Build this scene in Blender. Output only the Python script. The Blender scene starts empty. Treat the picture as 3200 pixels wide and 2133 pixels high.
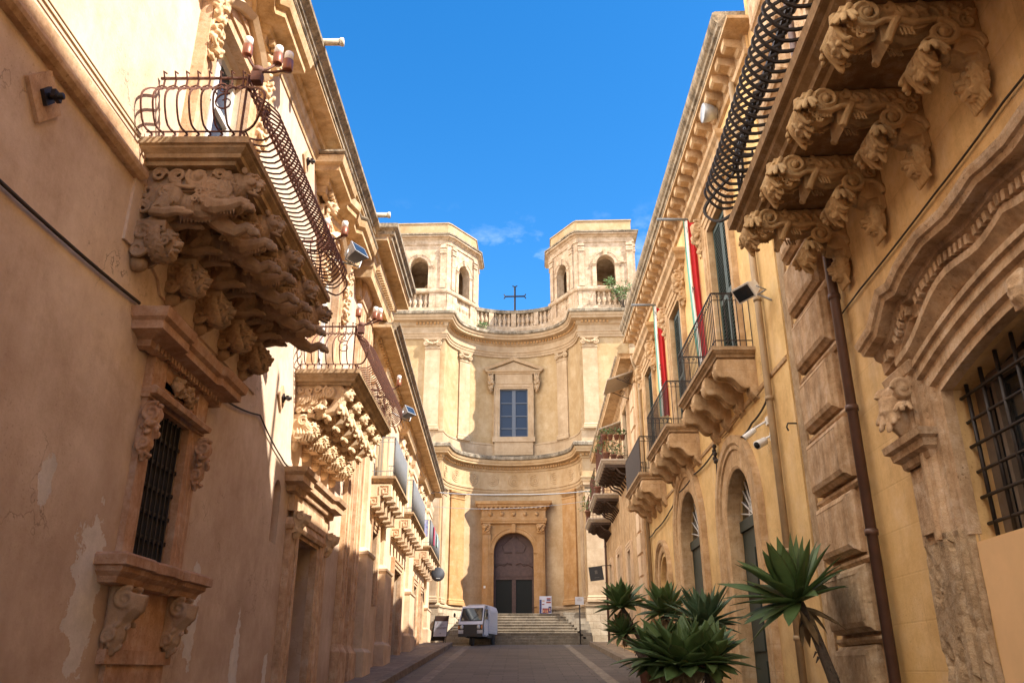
import bpy, bmesh, math, random
from math import sin, cos, pi, sqrt, atan2, radians
from mathutils import Vector, Matrix, Euler
from mathutils.geometry import tessellate_polygon
random.seed(7)
S = bpy.context.scene
COL = S.collection

# ------------------------------------------------------------------ camera, world, sun, exposure
cam_d = bpy.data.cameras.new('camera')
cam_d.sensor_width = 22.3; cam_d.lens = 18.0
cam_d.clip_start = 0.05; cam_d.clip_end = 1500
cam = bpy.data.objects.new('camera', cam_d); COL.objects.link(cam)
PITCH = math.atan(757/1898.0)
cam.rotation_euler = (pi/2 + PITCH, 0, math.atan2(14/1898.0, cos(PITCH) + 757/1898.0*sin(PITCH)))
cam.location = (0, 0, 0)
S.camera = cam

SUN_TO = Vector((1.0, -0.46, 1.14)).normalized()
w = bpy.data.worlds.new('World'); S.world = w; w.use_nodes = True
wn = w.node_tree; wn.nodes.clear()
out = wn.nodes.new('ShaderNodeOutputWorld'); bg = wn.nodes.new('ShaderNodeBackground')
sky = wn.nodes.new('ShaderNodeTexSky'); sky.sky_type = 'NISHITA'; sky.sun_disc = False
sky.sun_elevation = math.asin(SUN_TO.z); sky.sun_rotation = atan2(SUN_TO.x, SUN_TO.y)
sky.air_density = 1.0; sky.dust_density = 0.3; sky.ozone_density = 2.6; sky.altitude = 150
hs = wn.nodes.new('ShaderNodeHueSaturation'); hs.inputs['Saturation'].default_value = 1.37; hs.inputs['Value'].default_value = 1.0
# clouds, all laid out in sky directions: a few thin wisps low over the church, a bank of bright cloud added out of view to light the shaded walls
tc = wn.nodes.new('ShaderNodeTexCoord'); sep = wn.nodes.new('ShaderNodeSeparateXYZ')
L = wn.links.new
L(tc.outputs['Generated'], sep.inputs[0])
def sky_noise(scale, loc, stretch, p0, p1):
    mp = wn.nodes.new('ShaderNodeMapping'); mp.inputs['Scale'].default_value = stretch; mp.inputs['Location'].default_value = loc
    nz = wn.nodes.new('ShaderNodeTexNoise'); nz.inputs['Scale'].default_value = scale; nz.inputs['Detail'].default_value = 9; nz.inputs['Roughness'].default_value = 0.62
    rp = wn.nodes.new('ShaderNodeValToRGB'); rp.color_ramp.elements[0].position = p0; rp.color_ramp.elements[1].position = p1
    L(tc.outputs['Generated'], mp.inputs[0]); L(mp.outputs[0], nz.inputs['Vector']); L(nz.outputs['Fac'], rp.inputs[0]); return rp.outputs[0]
def sky_range(sock, a, b):
    m = wn.nodes.new('ShaderNodeMapRange'); m.inputs['From Min'].default_value = a; m.inputs['From Max'].default_value = b; L(sock, m.inputs['Value']); return m.outputs[0]
def sky_mul(a, b):
    m = wn.nodes.new('ShaderNodeMath'); m.operation = 'MULTIPLY'; L(a, m.inputs[0]); L(b, m.inputs[1]); return m.outputs[0]
def sky_mix(f, a, c):
    m = wn.nodes.new('ShaderNodeMixRGB'); m.inputs[2].default_value = c + (1,); L(f, m.inputs[0]); L(a, m.inputs[1]); return m.outputs[0]
wisps = sky_mul(sky_noise(9.0, (0.37, 0.1, 0.2), (1, 1, 1.9), 0.56, 0.82), sky_range(sep.outputs['Z'], 0.52, 0.40))
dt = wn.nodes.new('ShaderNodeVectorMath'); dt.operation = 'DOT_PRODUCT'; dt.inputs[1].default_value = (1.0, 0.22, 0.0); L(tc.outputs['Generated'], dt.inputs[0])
fill_bank = sky_mul(sky_noise(2.2, (0.1, 0.3, 0.7), (1, 1, 1.6), 0.32, 0.48), sky_range(dt.outputs['Value'], -0.12, -0.34))
L(sky.outputs[0], hs.inputs['Color'])
c_ = sky_mix(wisps, hs.outputs[0], (6.0, 6.6, 7.4)); c_ = sky_mix(fill_bank, c_, (15.0, 13.9, 12.7))
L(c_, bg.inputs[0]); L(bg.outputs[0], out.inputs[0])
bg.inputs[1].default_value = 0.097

sd = bpy.data.lights.new('sun', 'SUN'); sd.energy = 3.9; sd.angle = radians(0.5); sd.color = (1.0, 0.93, 0.82)
sun = bpy.data.objects.new('sun', sd); COL.objects.link(sun)
sun.rotation_euler = SUN_TO.to_track_quat('Z', 'Y').to_euler()
sun.location = (40, -10, 60)
S.view_settings.view_transform = 'Standard'; S.view_settings.look = 'None'
S.view_settings.exposure = 1.7; S.view_settings.gamma = 1.0
S.view_settings.use_curve_mapping = False
try:
    S.cycles.max_bounces = 10; S.cycles.diffuse_bounces = 8; S.cycles.glossy_bounces = 3; S.cycles.transparent_max_bounces = 6
except Exception: pass

# ------------------------------------------------------------------ helpers
def tag(o, label=None, cat=None, group=None, kind=None):
    if label: o['label'] = label
    if cat: o['category'] = cat
    if group: o['group'] = group
    if kind: o['kind'] = kind
    return o
WL = {}                                         # world place of each (never rotated) root
def empty(name, loc, label=None, cat=None, group=None):
    o = bpy.data.objects.new(name, None); COL.objects.link(o); o.location = loc; o.empty_display_size = 0.2
    WL[o] = Vector(loc); return tag(o, label, cat, group)

class MB:
    """collects shapes; T maps local points to the world"""
    def __init__(s, T=None): s.v = []; s.f = []; s.m = []; s.T = T; s.sm = set()
    def add(s, vs, fs, smooth=False):
        b = len(s.v)
        s.v += [tuple(s.T(*p)) if s.T else tuple(p) for p in vs]
        for f in fs:
            if smooth: s.sm.add(len(s.f))
            s.f.append([i + b for i in f])
        return s
    def box(s, x0, x1, y0, y1, z0, z1):
        return s.add([(x, y, z) for x in (x0, x1) for y in (y0, y1) for z in (z0, z1)],
                     [(0,1,3,2),(4,6,7,5),(0,4,5,1),(2,3,7,6),(0,2,6,4),(1,5,7,3)])
    def hexa(s, p): return s.add(p, [(0,1,2,3),(7,6,5,4),(0,4,5,1),(1,5,6,2),(2,6,7,3),(3,7,4,0)])
    def prism(s, poly, mapf, w0, w1):
        n = len(poly); tri = tessellate_polygon([[Vector((a, b, 0)) for a, b in poly]])
        vs = [mapf(a, b, w0) for a, b in poly] + [mapf(a, b, w1) for a, b in poly]
        fs = [tuple(t) for t in tri] + [tuple(i + n for i in t) for t in tri] + [(i, (i+1) % n, (i+1) % n + n, i + n) for i in range(n)]
        return s.add(vs, fs)
    def sweep(s, path, prof, mapf, closed=False, caps=True, smooth=False, pclosed=True):
        """path 2-D (p,q); prof [(d,w)]: d along the mitred left normal, w the third coordinate"""
        P = [Vector(p) for p in path]; n = len(P); vs = []
        if mapf is wall: prof = [(d - .006 if d == 0 else d, ww) for d, ww in prof]      # never flush with a reveal
        for i in range(n):
            a = P[i] - P[i-1] if (i > 0 or closed) else P[1] - P[0]
            b = P[(i+1) % n] - P[i] if (i < n-1 or closed) else a
            if i == 0 and not closed: a = b
            na = Vector((-a.y, a.x)).normalized(); nb = Vector((-b.y, b.x)).normalized()
            m = na + nb
            m = m / max(m.dot(na), 0.35) if m.length > 1e-6 else na
            for d, ww in prof:
                q = P[i] + m*d; vs.append(mapf(q.x, q.y, ww))
        k = len(prof); fs = []
        for i in range(n if closed else n-1):
            j = (i+1) % n
            for t in range(k if pclosed else k-1):
                u = (t+1) % k; fs.append((i*k+t, j*k+t, j*k+u, i*k+u))
        s.add(vs, fs, smooth)
        if caps and not closed and pclosed:
            tri = tessellate_polygon([[Vector((a, b, 0)) for a, b in prof]])
            b0 = len(s.v) - n*k
            for t in tri: s.f.append([b0 + i for i in t]); s.f.append([b0 + (n-1)*k + i for i in t])
        return s
    def tube(s, pts, r, n=5, rs=None, cap=True, smooth=True, flat=1.0):
        P = [Vector(p) for p in pts]; m = len(P); vs = []; u = None
        for i in range(m):
            d = (P[min(i+1, m-1)] - P[max(i-1, 0)])
            d = d.normalized() if d.length > 1e-9 else Vector((0, 0, 1))
            if u is None:
                u = d.cross(Vector((0, 0, 1)) if abs(d.z) < 0.9 else Vector((1, 0, 0))).normalized()
            else:
                u = u - d*u.dot(d); u = u.normalized() if u.length > 1e-6 else d.orthogonal().normalized()
            v = d.cross(u); rr = rs[i] if rs else r
            for k in range(n):
                a = 2*pi*(k+.5)/n; vs.append(P[i] + u*cos(a)*rr + v*sin(a)*rr*flat)
        fs = [(i*n+k, i*n+(k+1) % n, (i+1)*n+(k+1) % n, (i+1)*n+k) for i in range(m-1) for k in range(n)]
        if cap: fs += [tuple(range(n)), tuple(range((m-1)*n, m*n))]
        return s.add(vs, fs, smooth and n > 4)
    def lathe(s, prof, c=(0, 0, 0), n=12, smooth=True, axis='z'):
        vs = []
        for r, z in prof:
            for k in range(n):
                a = 2*pi*k/n; x, y = r*cos(a), r*sin(a)
                q = (x, y, z) if axis == 'z' else ((x, z, y) if axis == 'y' else (z, x, y))
                vs.append((c[0]+q[0], c[1]+q[1], c[2]+q[2]))
        m = len(prof); fs = [(i*n+k, i*n+(k+1) % n, (i+1)*n+(k+1) % n, (i+1)*n+k) for i in range(m-1) for k in range(n)]
        fs += [tuple(range(n)), tuple(range((m-1)*n, m*n))]
        return s.add(vs, fs, smooth)
    def ell(s, c, r, rot=None, n=10, m=7):
        R = Euler(rot).to_matrix() if rot else None; vs = []
        if not hasattr(r, '__len__'): r = (r, r, r)
        for i in range(m+1):
            t = pi*i/m
            for k in range(n):
                a = 2*pi*k/n; q = Vector((sin(t)*cos(a)*r[0], sin(t)*sin(a)*r[1], cos(t)*r[2]))
                if R: q = R @ q
                vs.append(q + Vector(c))
        return s.add(vs, [(i*n+k, i*n+(k+1) % n, (i+1)*n+(k+1) % n, (i+1)*n+k) for i in range(m) for k in range(n)], True)
    def spiral(s, c, u, v, r0, r1, turns, r, a0=0, n=5, taper=0.6, seg=14):
        c, u, v = Vector(c), Vector(u), Vector(v); k = max(4, int(seg*abs(turns))); pts = []; rs = []
        for i in range(k+1):
            t = i/k; a = a0 + 2*pi*turns*t; R = r0 + (r1-r0)*t
            pts.append(c + u*cos(a)*R + v*sin(a)*R); rs.append(r*(1-(1-taper)*t))
        return s.tube(pts, r, n, rs)
    def panel(s, outer, holes, mapf, w=0.0, depth=0.3, hole_depth=None):
        """flat sheet with holes and their reveals (going to w-depth)"""
        polys = [[Vector((a, b, 0)) for a, b in outer]] + [[Vector((a, b, 0)) for a, b in h] for h in holes]
        tri = tessellate_polygon(polys); flat = [p for q in polys for p in q]
        s.add([mapf(p.x, p.y, w) for p in flat], [tuple(t) for t in tri])
        for h in holes:
            n = len(h); vs = [mapf(a, b, w) for a, b in h] + [mapf(a, b, w-depth) for a, b in h]
            s.add(vs, [(i, (i+1) % n, (i+1) % n + n, i + n) for i in range(n)])
        return s

def obj(name, mb, mat, parent=None, root=None, label=None, remesh=None, loc=None, rot=None, auto=None):
    """one mesh object; vertices of mb are world points unless loc is given (then local)"""
    me = bpy.data.meshes.new(name)
    if loc is None:
        base = Vector((0, 0, 0))
        p = parent
        while p is not None and p not in WL: p = p.parent
        if p is not None: base = WL[p]
        vs = [Vector(v) - base for v in mb.v]
    else: vs = mb.v
    me.from_pydata(vs, [], mb.f); me.update()
    bm = bmesh.new(); bm.from_mesh(me)
    bmesh.ops.remove_doubles(bm, verts=bm.verts, dist=1e-5) if remesh else None
    bmesh.ops.recalc_face_normals(bm, faces=bm.faces)
    bm.to_mesh(me); bm.free()
    if mb.sm and not remesh:
        fl = [i in mb.sm for i in range(len(mb.f))]
        if len(fl) == len(me.polygons): me.polygons.foreach_set('use_smooth', fl)
    o = bpy.data.objects.new(name, me); COL.objects.link(o)
    if remesh:
        m = o.modifiers.new('r', 'REMESH'); m.mode = 'VOXEL'; m.voxel_size = remesh; m.use_smooth_shade = True
        dg = bpy.context.evaluated_depsgraph_get(); dg.update()
        me2 = bpy.data.meshes.new_from_object(o.evaluated_get(dg)); o.modifiers.clear(); o.data = me2; me2.name = name
    o.data.materials.clear()
    if mat: o.data.materials.append(mat)
    if parent: o.parent = parent
    if loc is not None:
        p = parent; base = Vector((0, 0, 0))
        while p is not None and p not in WL: p = p.parent
        if p is not None: base = WL[p]
        o.location = Vector(loc) - base
    if rot is not None: o.rotation_euler = rot
    if label: o['label'] = label
    return o
def copy_part(o, parent, loc, rot=None):
    c = o.copy(); COL.objects.link(c); c.parent = parent
    p = parent; base = Vector((0, 0, 0))
    while p is not None and p not in WL: p = p.parent
    if p is not None: base = WL[p]
    c.location = Vector(loc) - base
    if rot is not None: c.rotation_euler = rot
    return c
def copy_tree(o, parent=None):
    c = o.copy(); COL.objects.link(c); c.parent = parent
    if o in WL: WL[c] = WL[o].copy()
    for ch in list(o.children): copy_tree(ch, c)
    return c

def plan(x, y, ww): return (x, y, ww)          # sweep in plan, third = height
def wall(x, y, ww): return (x, ww, y)          # sweep on the wall (along, up), third = outwards
def arch_pts(a0, a1, z0, zs, rise=None, n=14):
    c = (a0+a1)/2; r = (a1-a0)/2; rise = rise or r
    return [(a0, z0)] + [(c - r*cos(pi*i/n), zs + rise*sin(pi*i/n)) for i in range(n+1)] + [(a1, z0)]
def rect(a0, a1, z0, z1): return [(a0, z0), (a0, z1), (a1, z1), (a1, z0)]
def gz(y): return -1.6 + 0.0708*min(y, 37.5)    # road height

# ------------------------------------------------------------------ materials
def nodes(name):
    m = bpy.data.materials.new(name); m.use_nodes = True; t = m.node_tree
    return m, t, t.nodes['Principled BSDF'], t.links.new
def tex_noise(t, vec, scale, detail=6, rough=0.6, stretch=None):
    n = t.nodes.new('ShaderNodeTexNoise'); n.inputs['Scale'].default_value = scale; n.inputs['Detail'].default_value = detail; n.inputs['Roughness'].default_value = rough
    if stretch:
        mm = t.nodes.new('ShaderNodeMapping'); mm.inputs['Scale'].default_value = stretch; t.links.new(vec, mm.inputs[0]); vec = mm.outputs[0]
    t.links.new(vec, n.inputs['Vector']); return n.outputs['Fac']
def ramp(t, fac, p0, p1, c0=(0, 0, 0, 1), c1=(1, 1, 1, 1)):
    r = t.nodes.new('ShaderNodeValToRGB'); e = r.color_ramp.elements
    if p0 > p1: p0, p1, c0, c1 = p1, p0, c1, c0
    e[0].position = p0; e[1].position = p1; e[0].color = c0; e[1].color = c1
    t.links.new(fac, r.inputs[0]); return r.outputs[0]
def mixc(t, fac, a, b, mode='MIX'):
    n = t.nodes.new('ShaderNodeMixRGB'); n.blend_type = mode
    for k, x in enumerate((fac, a, b)):
        if isinstance(x, (int, float)): n.inputs[k].default_value = x
        elif isinstance(x, tuple): n.inputs[k].default_value = x if len(x) == 4 else x + (1,)
        else: t.links.new(x, n.inputs[k])
    return n.outputs[0]
def math_n(t, op, a, b=None):
    n = t.nodes.new('ShaderNodeMath'); n.operation = op
    for k, x in enumerate((a, b)):
        if x is None: continue
        if isinstance(x, (int, float)): n.inputs[k].default_value = x
        else: t.links.new(x, n.inputs[k])
    return n.outputs[0]
def maprange(t, v, a, b, c=0., d=1.):
    n = t.nodes.new('ShaderNodeMapRange'); t.links.new(v, n.inputs['Value'])
    n.inputs['From Min'].default_value = a; n.inputs['From Max'].default_value = b; n.inputs['To Min'].default_value = c; n.inputs['To Max'].default_value = d
    return n.outputs[0]
def c3(c): return tuple(c) + (1,)
def masonry(name, c1, c2, stain=None, s_amt=0.5, scale=1.0, bump=0.25, fine=28, rough=0.9, lichen=0.0, peel=None, peel_col=(.42, .36, .29), blocks=None, damp=None, dist=0.012, seed=0.0, grit=0.6, crack=0.0):
    """plaster or stone: two tones in blotches, long rain streaks, optional lichen, bared patches, block joints"""
    m, t, b, L = nodes(name)
    g = t.nodes.new('ShaderNodeNewGeometry'); P = g.outputs['Position']
    if seed:
        mm = t.nodes.new('ShaderNodeMapping'); mm.inputs['Location'].default_value = (seed, seed*.7, seed*1.3); L(P, mm.inputs[0]); P0 = P; P = mm.outputs[0]
    n1 = tex_noise(t, P, 0.9*scale, 9, 0.62)
    col = mixc(t, ramp(t, n1, 0.33, 0.68), c3(c1), c3(c2))
    n2 = tex_noise(t, P, 7*scale, 8, 0.7)
    col = mixc(t, ramp(t, n2, 0.35, 0.75, (0, 0, 0, 1), (.55, .55, .55, 1)), col, mixc(t, 1.0, col, (.72, .66, .58), 'MULTIPLY'))
    if stain:
        n3 = tex_noise(t, P, 1.6*min(scale, 1.2), 8, 0.66, (2.2, 2.2, 0.32 if scale < 2.5 else 1.2))
        col = mixc(t, math_n(t, 'MULTIPLY', ramp(t, n3, 0.46, 0.74), s_amt), col, c3(stain))
    hgt = tex_noise(t, P, fine, 7, 0.72)
    if grit:                                    # patchy dirt and small pits, with a shape of their own
        na = tex_noise(t, P, 3.1*scale, 10, 0.78); nb = tex_noise(t, P, 38, 4, 0.6); nc = tex_noise(t, P, 1.3*scale, 3, .5)
        col = mixc(t, math_n(t, 'MULTIPLY', ramp(t, na, .50, .66), grit*.75), col, mixc(t, 1.0, col, (.58, .50, .42), 'MULTIPLY'))
        col = mixc(t, math_n(t, 'MULTIPLY', ramp(t, na, .50, .36), grit*.45), col, mixc(t, .5, col, (.95, .84, .70), 'MIX'))
        pit = math_n(t, 'MULTIPLY', ramp(t, nb, .60, .68), ramp(t, nc, .42, .6))
        col = mixc(t, math_n(t, 'MULTIPLY', pit, grit*.8), col, mixc(t, 1.0, col, (.42, .34, .27), 'MULTIPLY'))
        hgt = math_n(t, 'SUBTRACT', hgt, math_n(t, 'MULTIPLY', pit, .5*grit))
    if crack:
        vo = t.nodes.new('ShaderNodeTexVoronoi'); vo.feature = 'DISTANCE_TO_EDGE'; vo.inputs['Scale'].default_value = .75
        dv = t.nodes.new('ShaderNodeVectorMath'); dv.operation = 'ADD'; nn = t.nodes.new('ShaderNodeTexNoise'); nn.inputs['Scale'].default_value = 3.2; nn.inputs['Detail'].default_value = 7; L(P, nn.inputs['Vector'])
        L(P, dv.inputs[0]); L(nn.outputs['Color'], dv.inputs[1]); L(dv.outputs[0], vo.inputs['Vector'])
        ck = math_n(t, 'MULTIPLY', ramp(t, vo.outputs['Distance'], .008, .0, (0, 0, 0, 1), (1, 1, 1, 1)), ramp(t, tex_noise(t, P, .8, 3, .5), .52, .60))
        col = mixc(t, math_n(t, 'MULTIPLY', ck, crack), col, (.09, .06, .04, 1)); hgt = math_n(t, 'SUBTRACT', hgt, math_n(t, 'MULTIPLY', ck, .6))
    if blocks:
        bw, bh, jc = blocks[:3]
        sx = t.nodes.new('ShaderNodeSeparateXYZ'); L(g.outputs['Position'], sx.inputs[0])
        ad = math_n(t, 'ADD', sx.outputs[0], sx.outputs[1])
        cx = t.nodes.new('ShaderNodeCombineXYZ'); L(ad, cx.inputs[0]); L(sx.outputs[2], cx.inputs[1])
        br = t.nodes.new('ShaderNodeTexBrick'); L(cx.outputs[0], br.inputs['Vector']); br.inputs['Scale'].default_value = 1.0
        br.inputs['Brick Width'].default_value = bw; br.inputs['Row Height'].default_value = bh; br.inputs['Mortar Size'].default_value = 0.009
        br.inputs['Color1'].default_value = (1, 1, 1, 1); br.inputs['Color2'].default_value = (.74, .72, .68, 1); br.inputs['Mortar'].default_value = c3(jc)
        br.inputs['Mortar Smooth'].default_value = 0.3
        col = mixc(t, blocks[3] if len(blocks) > 3 else .85, col, br.outputs['Color'], 'MULTIPLY')
        hgt = math_n(t, 'SUBTRACT', hgt, math_n(t, 'MULTIPLY', br.outputs['Fac'], 0.5))
    if lichen:
        n4 = tex_noise(t, P, 2.3*scale, 10, 0.75, (1.4, 1.4, 0.6)); n5 = tex_noise(t, P, 22, 4, 0.6)
        k = math_n(t, 'MULTIPLY', ramp(t, n4, 0.50 - 0.12*lichen, 0.62), maprange(t, n5, 0.3, 0.6))
        col = mixc(t, math_n(t, 'MULTIPLY', k, min(1, 0.9*lichen)), col, (.055, .047, .036, 1))
    if damp:                                    # (z at which the damp ends, colour)
        sx = t.nodes.new('ShaderNodeSeparateXYZ'); L(g.outputs['Position'], sx.inputs[0])
        n6 = tex_noise(t, P, 1.1, 9, 0.65)
        hz = math_n(t, 'SUBTRACT', sx.outputs[2], math_n(t, 'MULTIPLY', sx.outputs[1], 0.0708))
        f = maprange(t, hz, damp[0], damp[0]-2.6); f = math_n(t, 'MULTIPLY', f, ramp(t, n6, 0.3, 0.62))
        col = mixc(t, math_n(t, 'MULTIPLY', f, damp[2] if len(damp) > 2 else .7), col, c3(damp[1]))
    if peel:                                    # list of (centre y, centre z, half width, half height)
        sx = t.nodes.new('ShaderNodeSeparateXYZ'); L(g.outputs['Position'], sx.inputs[0]); tot = None
        n7 = tex_noise(t, P, 4.2, 9, 0.66)
        for (py, pz, hw, hh) in peel:
            dy = math_n(t, 'MULTIPLY', math_n(t, 'ABSOLUTE', math_n(t, 'SUBTRACT', sx.outputs[1], py)), 1.0/hw)
            dz = math_n(t, 'MULTIPLY', math_n(t, 'ABSOLUTE', math_n(t, 'SUBTRACT', sx.outputs[2], pz)), 1.0/hh)
            d = math_n(t, 'POWER', math_n(t, 'ADD', math_n(t, 'POWER', dy, 2.0), math_n(t, 'POWER', dz, 2.0)), 0.5)
            d = math_n(t, 'SUBTRACT', 1.0, d)
            tot = d if tot is None else math_n(t, 'MAXIMUM', tot, d)
        tot = math_n(t, 'ADD', tot, maprange(t, n7, 0.25, 0.75, -0.75, 0.75))
        f = ramp(t, tot, 0.10, 0.14)
        pc = mixc(t, ramp(t, n2, 0.3, 0.7), c3(peel_col), c3([x*.7 for x in peel_col]))
        col = mixc(t, f, col, pc)
        hgt = math_n(t, 'SUBTRACT', hgt, math_n(t, 'MULTIPLY', f, 0.6))
    L(col, b.inputs['Base Color']); b.inputs['Roughness'].default_value = rough
    if 'Specular IOR Level' in b.inputs: b.inputs['Specular IOR Level'].default_value = 0.2
    bp = t.nodes.new('ShaderNodeBump'); bp.inputs['Strength'].default_value = bump; bp.inputs['Distance'].default_value = dist
    L(hgt, bp.inputs['Height']); L(bp.outputs[0], b.inputs['Normal'])
    return m
def plain(name, c, rough=0.6, metal=0.0, var=0.25, scale=12, bump=0.1, c2=None):
    m, t, b, L = nodes(name); g = t.nodes.new('ShaderNodeNewGeometry')
    n = tex_noise(t, g.outputs['Position'], scale, 7, 0.65)
    L(mixc(t, ramp(t, n, 0.35, 0.7), c3(c), c3(c2 or [x*(1-var) for x in c])), b.inputs['Base Color'])
    b.inputs['Roughness'].default_value = rough; b.inputs['Metallic'].default_value = metal
    bp = t.nodes.new('ShaderNodeBump'); bp.inputs['Strength'].default_value = bump; bp.inputs['Distance'].default_value = 0.004
    L(n, bp.inputs['Height']); L(bp.outputs[0], b.inputs['Normal'])
    return m
M = {}
M['pal_wall'] = masonry('palazzo plaster', (.73, .585, .45), (.55, .405, .295), (.44, .29, .19), 0.5, 0.6, 0.35, 16, grit=.5, crack=.7, damp=(2.6, (.40, .285, .20), .8),
                        peel=[(7.12, 0.60, .26, .75), (9.55, 0.60, .22, .55), (11.2, .1, .16, .6), (6.2, 1.35, .12, .2), (12.6, -.2, .12, .5)], peel_col=(.74, .67, .58))
M['pal_stone'] = masonry('palazzo limestone', (.66, .45, .28), (.52, .325, .19), (.24, .145, .085), 0.65, 1.3, 0.5, 26, grit=.9)
M['red_stone'] = masonry('reddish window stone', (.52, .315, .19), (.40, .225, .13), (.19, .105, .06), 0.6, 1.3, 0.5, 26, grit=.8)
M['pal_cornice'] = masonry('palazzo cornice stone', (.62, .43, .24), (.53, .35, .18), (.20, .135, .07), 0.6, 1.1, 0.4, 26, grit=.9)
M['pal_carved'] = masonry('carved sandstone', (.47, .32, .20), (.36, .235, .14), (.12, .078, .046), 0.6, 1.2, 0.7, 40, grit=.35, dist=.008)
M['pale_carved'] = masonry('pale carved limestone', (.72, .54, .35), (.60, .42, .25), (.34, .22, .12), 0.35, 1.2, 0.6, 40, grit=.3, dist=.008)
M['lichen'] = masonry('weathered cornice stone', (.46, .36, .24), (.34, .26, .17), (.07, .055, .04), 0.8, 1.6, 0.5, 30, lichen=1.0, grit=1)
M['lichen_soft'] = masonry('slightly weathered slab stone', (.50, .35, .21), (.40, .27, .15), (.13, .09, .05), 0.6, 2.2, 0.4, 30, lichen=0.35)
M['far_wall'] = masonry('pale ochre plaster', (.80, .62, .43), (.72, .53, .35), (.42, .28, .17), 0.4, 0.7, 0.25, 18, grit=.5, damp=(2.3, (.36, .25, .17), .7))
M['ochre'] = masonry('yellow ochre plaster', (.80, .57, .265), (.73, .49, .21), (.44, .26, .115), 0.5, 0.6, 0.3, 18, grit=.55, crack=.4, damp=(2.2, (.33, .20, .10), .6))
M['ochre_stone'] = masonry('tan facade stone', (.64, .44, .245), (.51, .335, .18), (.20, .125, .065), 0.6, 1.3, 0.45, 26, grit=.8, blocks=(.8, .36, (.6, .55, .5), .3))
M['near_wall'] = masonry('ochre plaster over stone courses', (.82, .575, .28), (.74, .49, .225), (.40, .245, .12), 0.6, 0.7, 0.3, 20, blocks=(.95, .42, (.55, .50, .42), .2), damp=(1.9, (.58, .36, .12), .9))
M['near_stone'] = masonry('brown portal stone', (.66, .46, .28), (.50, .335, .195), (.17, .105, .06), 0.75, 1.5, 0.7, 26, grit=1, dist=.02)
M['near_worn'] = masonry('crumbled portal stone', (.54, .39, .235), (.40, .28, .165), (.17, .115, .07), 0.5, 2.6, 0.9, 16, lichen=0.15, grit=.8, dist=0.03)
M['near_carved'] = masonry('carved golden limestone', (.60, .41, .205), (.46, .30, .145), (.14, .09, .042), 0.6, 1.2, 0.7, 40, grit=.4, dist=.008)
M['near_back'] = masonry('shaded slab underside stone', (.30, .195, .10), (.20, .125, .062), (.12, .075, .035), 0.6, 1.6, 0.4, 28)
M['ch_plaster'] = masonry('church yellow plaster', (.45, .33, .19), (.40, .275, .14), (.30, .20, .11), 0.55, 0.5, 0.2, 14, grit=.5, seed=3.1)
M['ch_stone'] = masonry('church limestone', (.50, .38, .255), (.42, .30, .185), (.28, .19, .115), 0.5, 0.7, 0.3, 14, grit=.4, blocks=(1.1, .55, (.6, .55, .5), .3), seed=1.7)
M['ch_gold'] = masonry('church golden stone', (.49, .295, .135), (.40, .215, .08), (.24, .125, .05), 0.5, 0.9, 0.3, 14, grit=.35, blocks=(1.2, .5, (.6, .55, .5), .25), seed=5.3)
M['ch_pale'] = masonry('church bleached stone', (.52, .38, .23), (.42, .275, .14), (.34, .21, .10), 0.5, 0.8, 0.3, 14, grit=.35, blocks=(1.2, .5, (.6, .55, .5), .25), seed=7.7)
M['ch_tower'] = masonry('church tower stone', (.56, .435, .31), (.46, .34, .235), (.26, .19, .13), 0.6, 1.0, 0.5, 14, grit=1, blocks=(1.0, .4, (.6, .55, .5), .3), seed=2.2)
M['ch_lichen'] = masonry('church weathered cornice', (.42, .35, .26), (.30, .245, .175), (.05, .043, .035), 0.9, 1.0, 0.4, 18, lichen=1.1, grit=1, seed=4.4)
M['ch_plinth'] = masonry('church squared stone plinth', (.52, .43, .32), (.42, .34, .245), (.36, .28, .19), 0.4, 1.2, 0.5, 12, blocks=(.62, .31, (.42, .37, .30)), dist=.03)
M['step'] = masonry('church step stone', (.32, .275, .215), (.21, .18, .145), (.09, .08, .065), 0.6, 1.4, 0.3, 18, grit=.3, blocks=(1.15, .5, (.4, .36, .3)))
M['iron_rust'] = plain('rusty wrought iron', (.155, .058, .034), 0.75, 0.0, .5, 26, .3, (.075, .032, .022))
M['iron_black'] = plain('black wrought iron', (.030, .022, .019), 0.55, 0.3, .4, 20, .2)
M['iron_grey'] = plain('grey painted steel', (.20, .215, .23), 0.5, .2, .2, 6)
M['dark'] = plain('dark interior', (.012, .010, .009), 0.9)
M['dark_wood'] = plain('dark stained wood', (.075, .042, .026), 0.7, 0, .45, 9, .3)
M['green_wood'] = plain('dark green painted wood', (.030, .062, .055), 0.55, 0, .35, 9, .15)
M['door_green'] = plain('worn dark green door paint', (.026, .040, .032), 0.6, 0, .4, 6, .2)
M['white_paint'] = plain('white painted joinery', (.72, .70, .66), 0.5, 0, .12, 6)
M['copper'] = plain('copper lamp cup', (.27, .095, .05), 0.4, 0.3, .2, 14)
M['opal'] = plain('opal lamp glass', (.86, .84, .80), 0.25, 0, .04, 4)
M['steel'] = plain('galvanised grey casing', (.42, .43, .44), 0.4, 0.35, .15, 10)
M['white_plastic'] = plain('white weathered plastic', (.74, .72, .68), 0.45, 0, .1, 8)
M['cable'] = plain('dark rubber cable', (.05, .038, .03), 0.8)
M['cable_pale'] = plain('dusty ochre cable', (.30, .19, .085), 0.9)
M['pipe_brown'] = plain('brown painted downpipe', (.115, .058, .04), 0.5, .1, .3, 5)
M['pipe_tan'] = plain('tan painted downpipe', (.37, .255, .14), 0.6, .1, .3, 4)
M['spout'] = plain('terracotta spout', (.60, .50, .36), .8)
M['bark'] = plain('agave trunk', (.085, .062, .043), 0.95, 0, .5, 30, .8)
M['clay'] = plain('terracotta pot clay', (.24, .10, .06), 0.85, 0, .3, 12)
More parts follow.
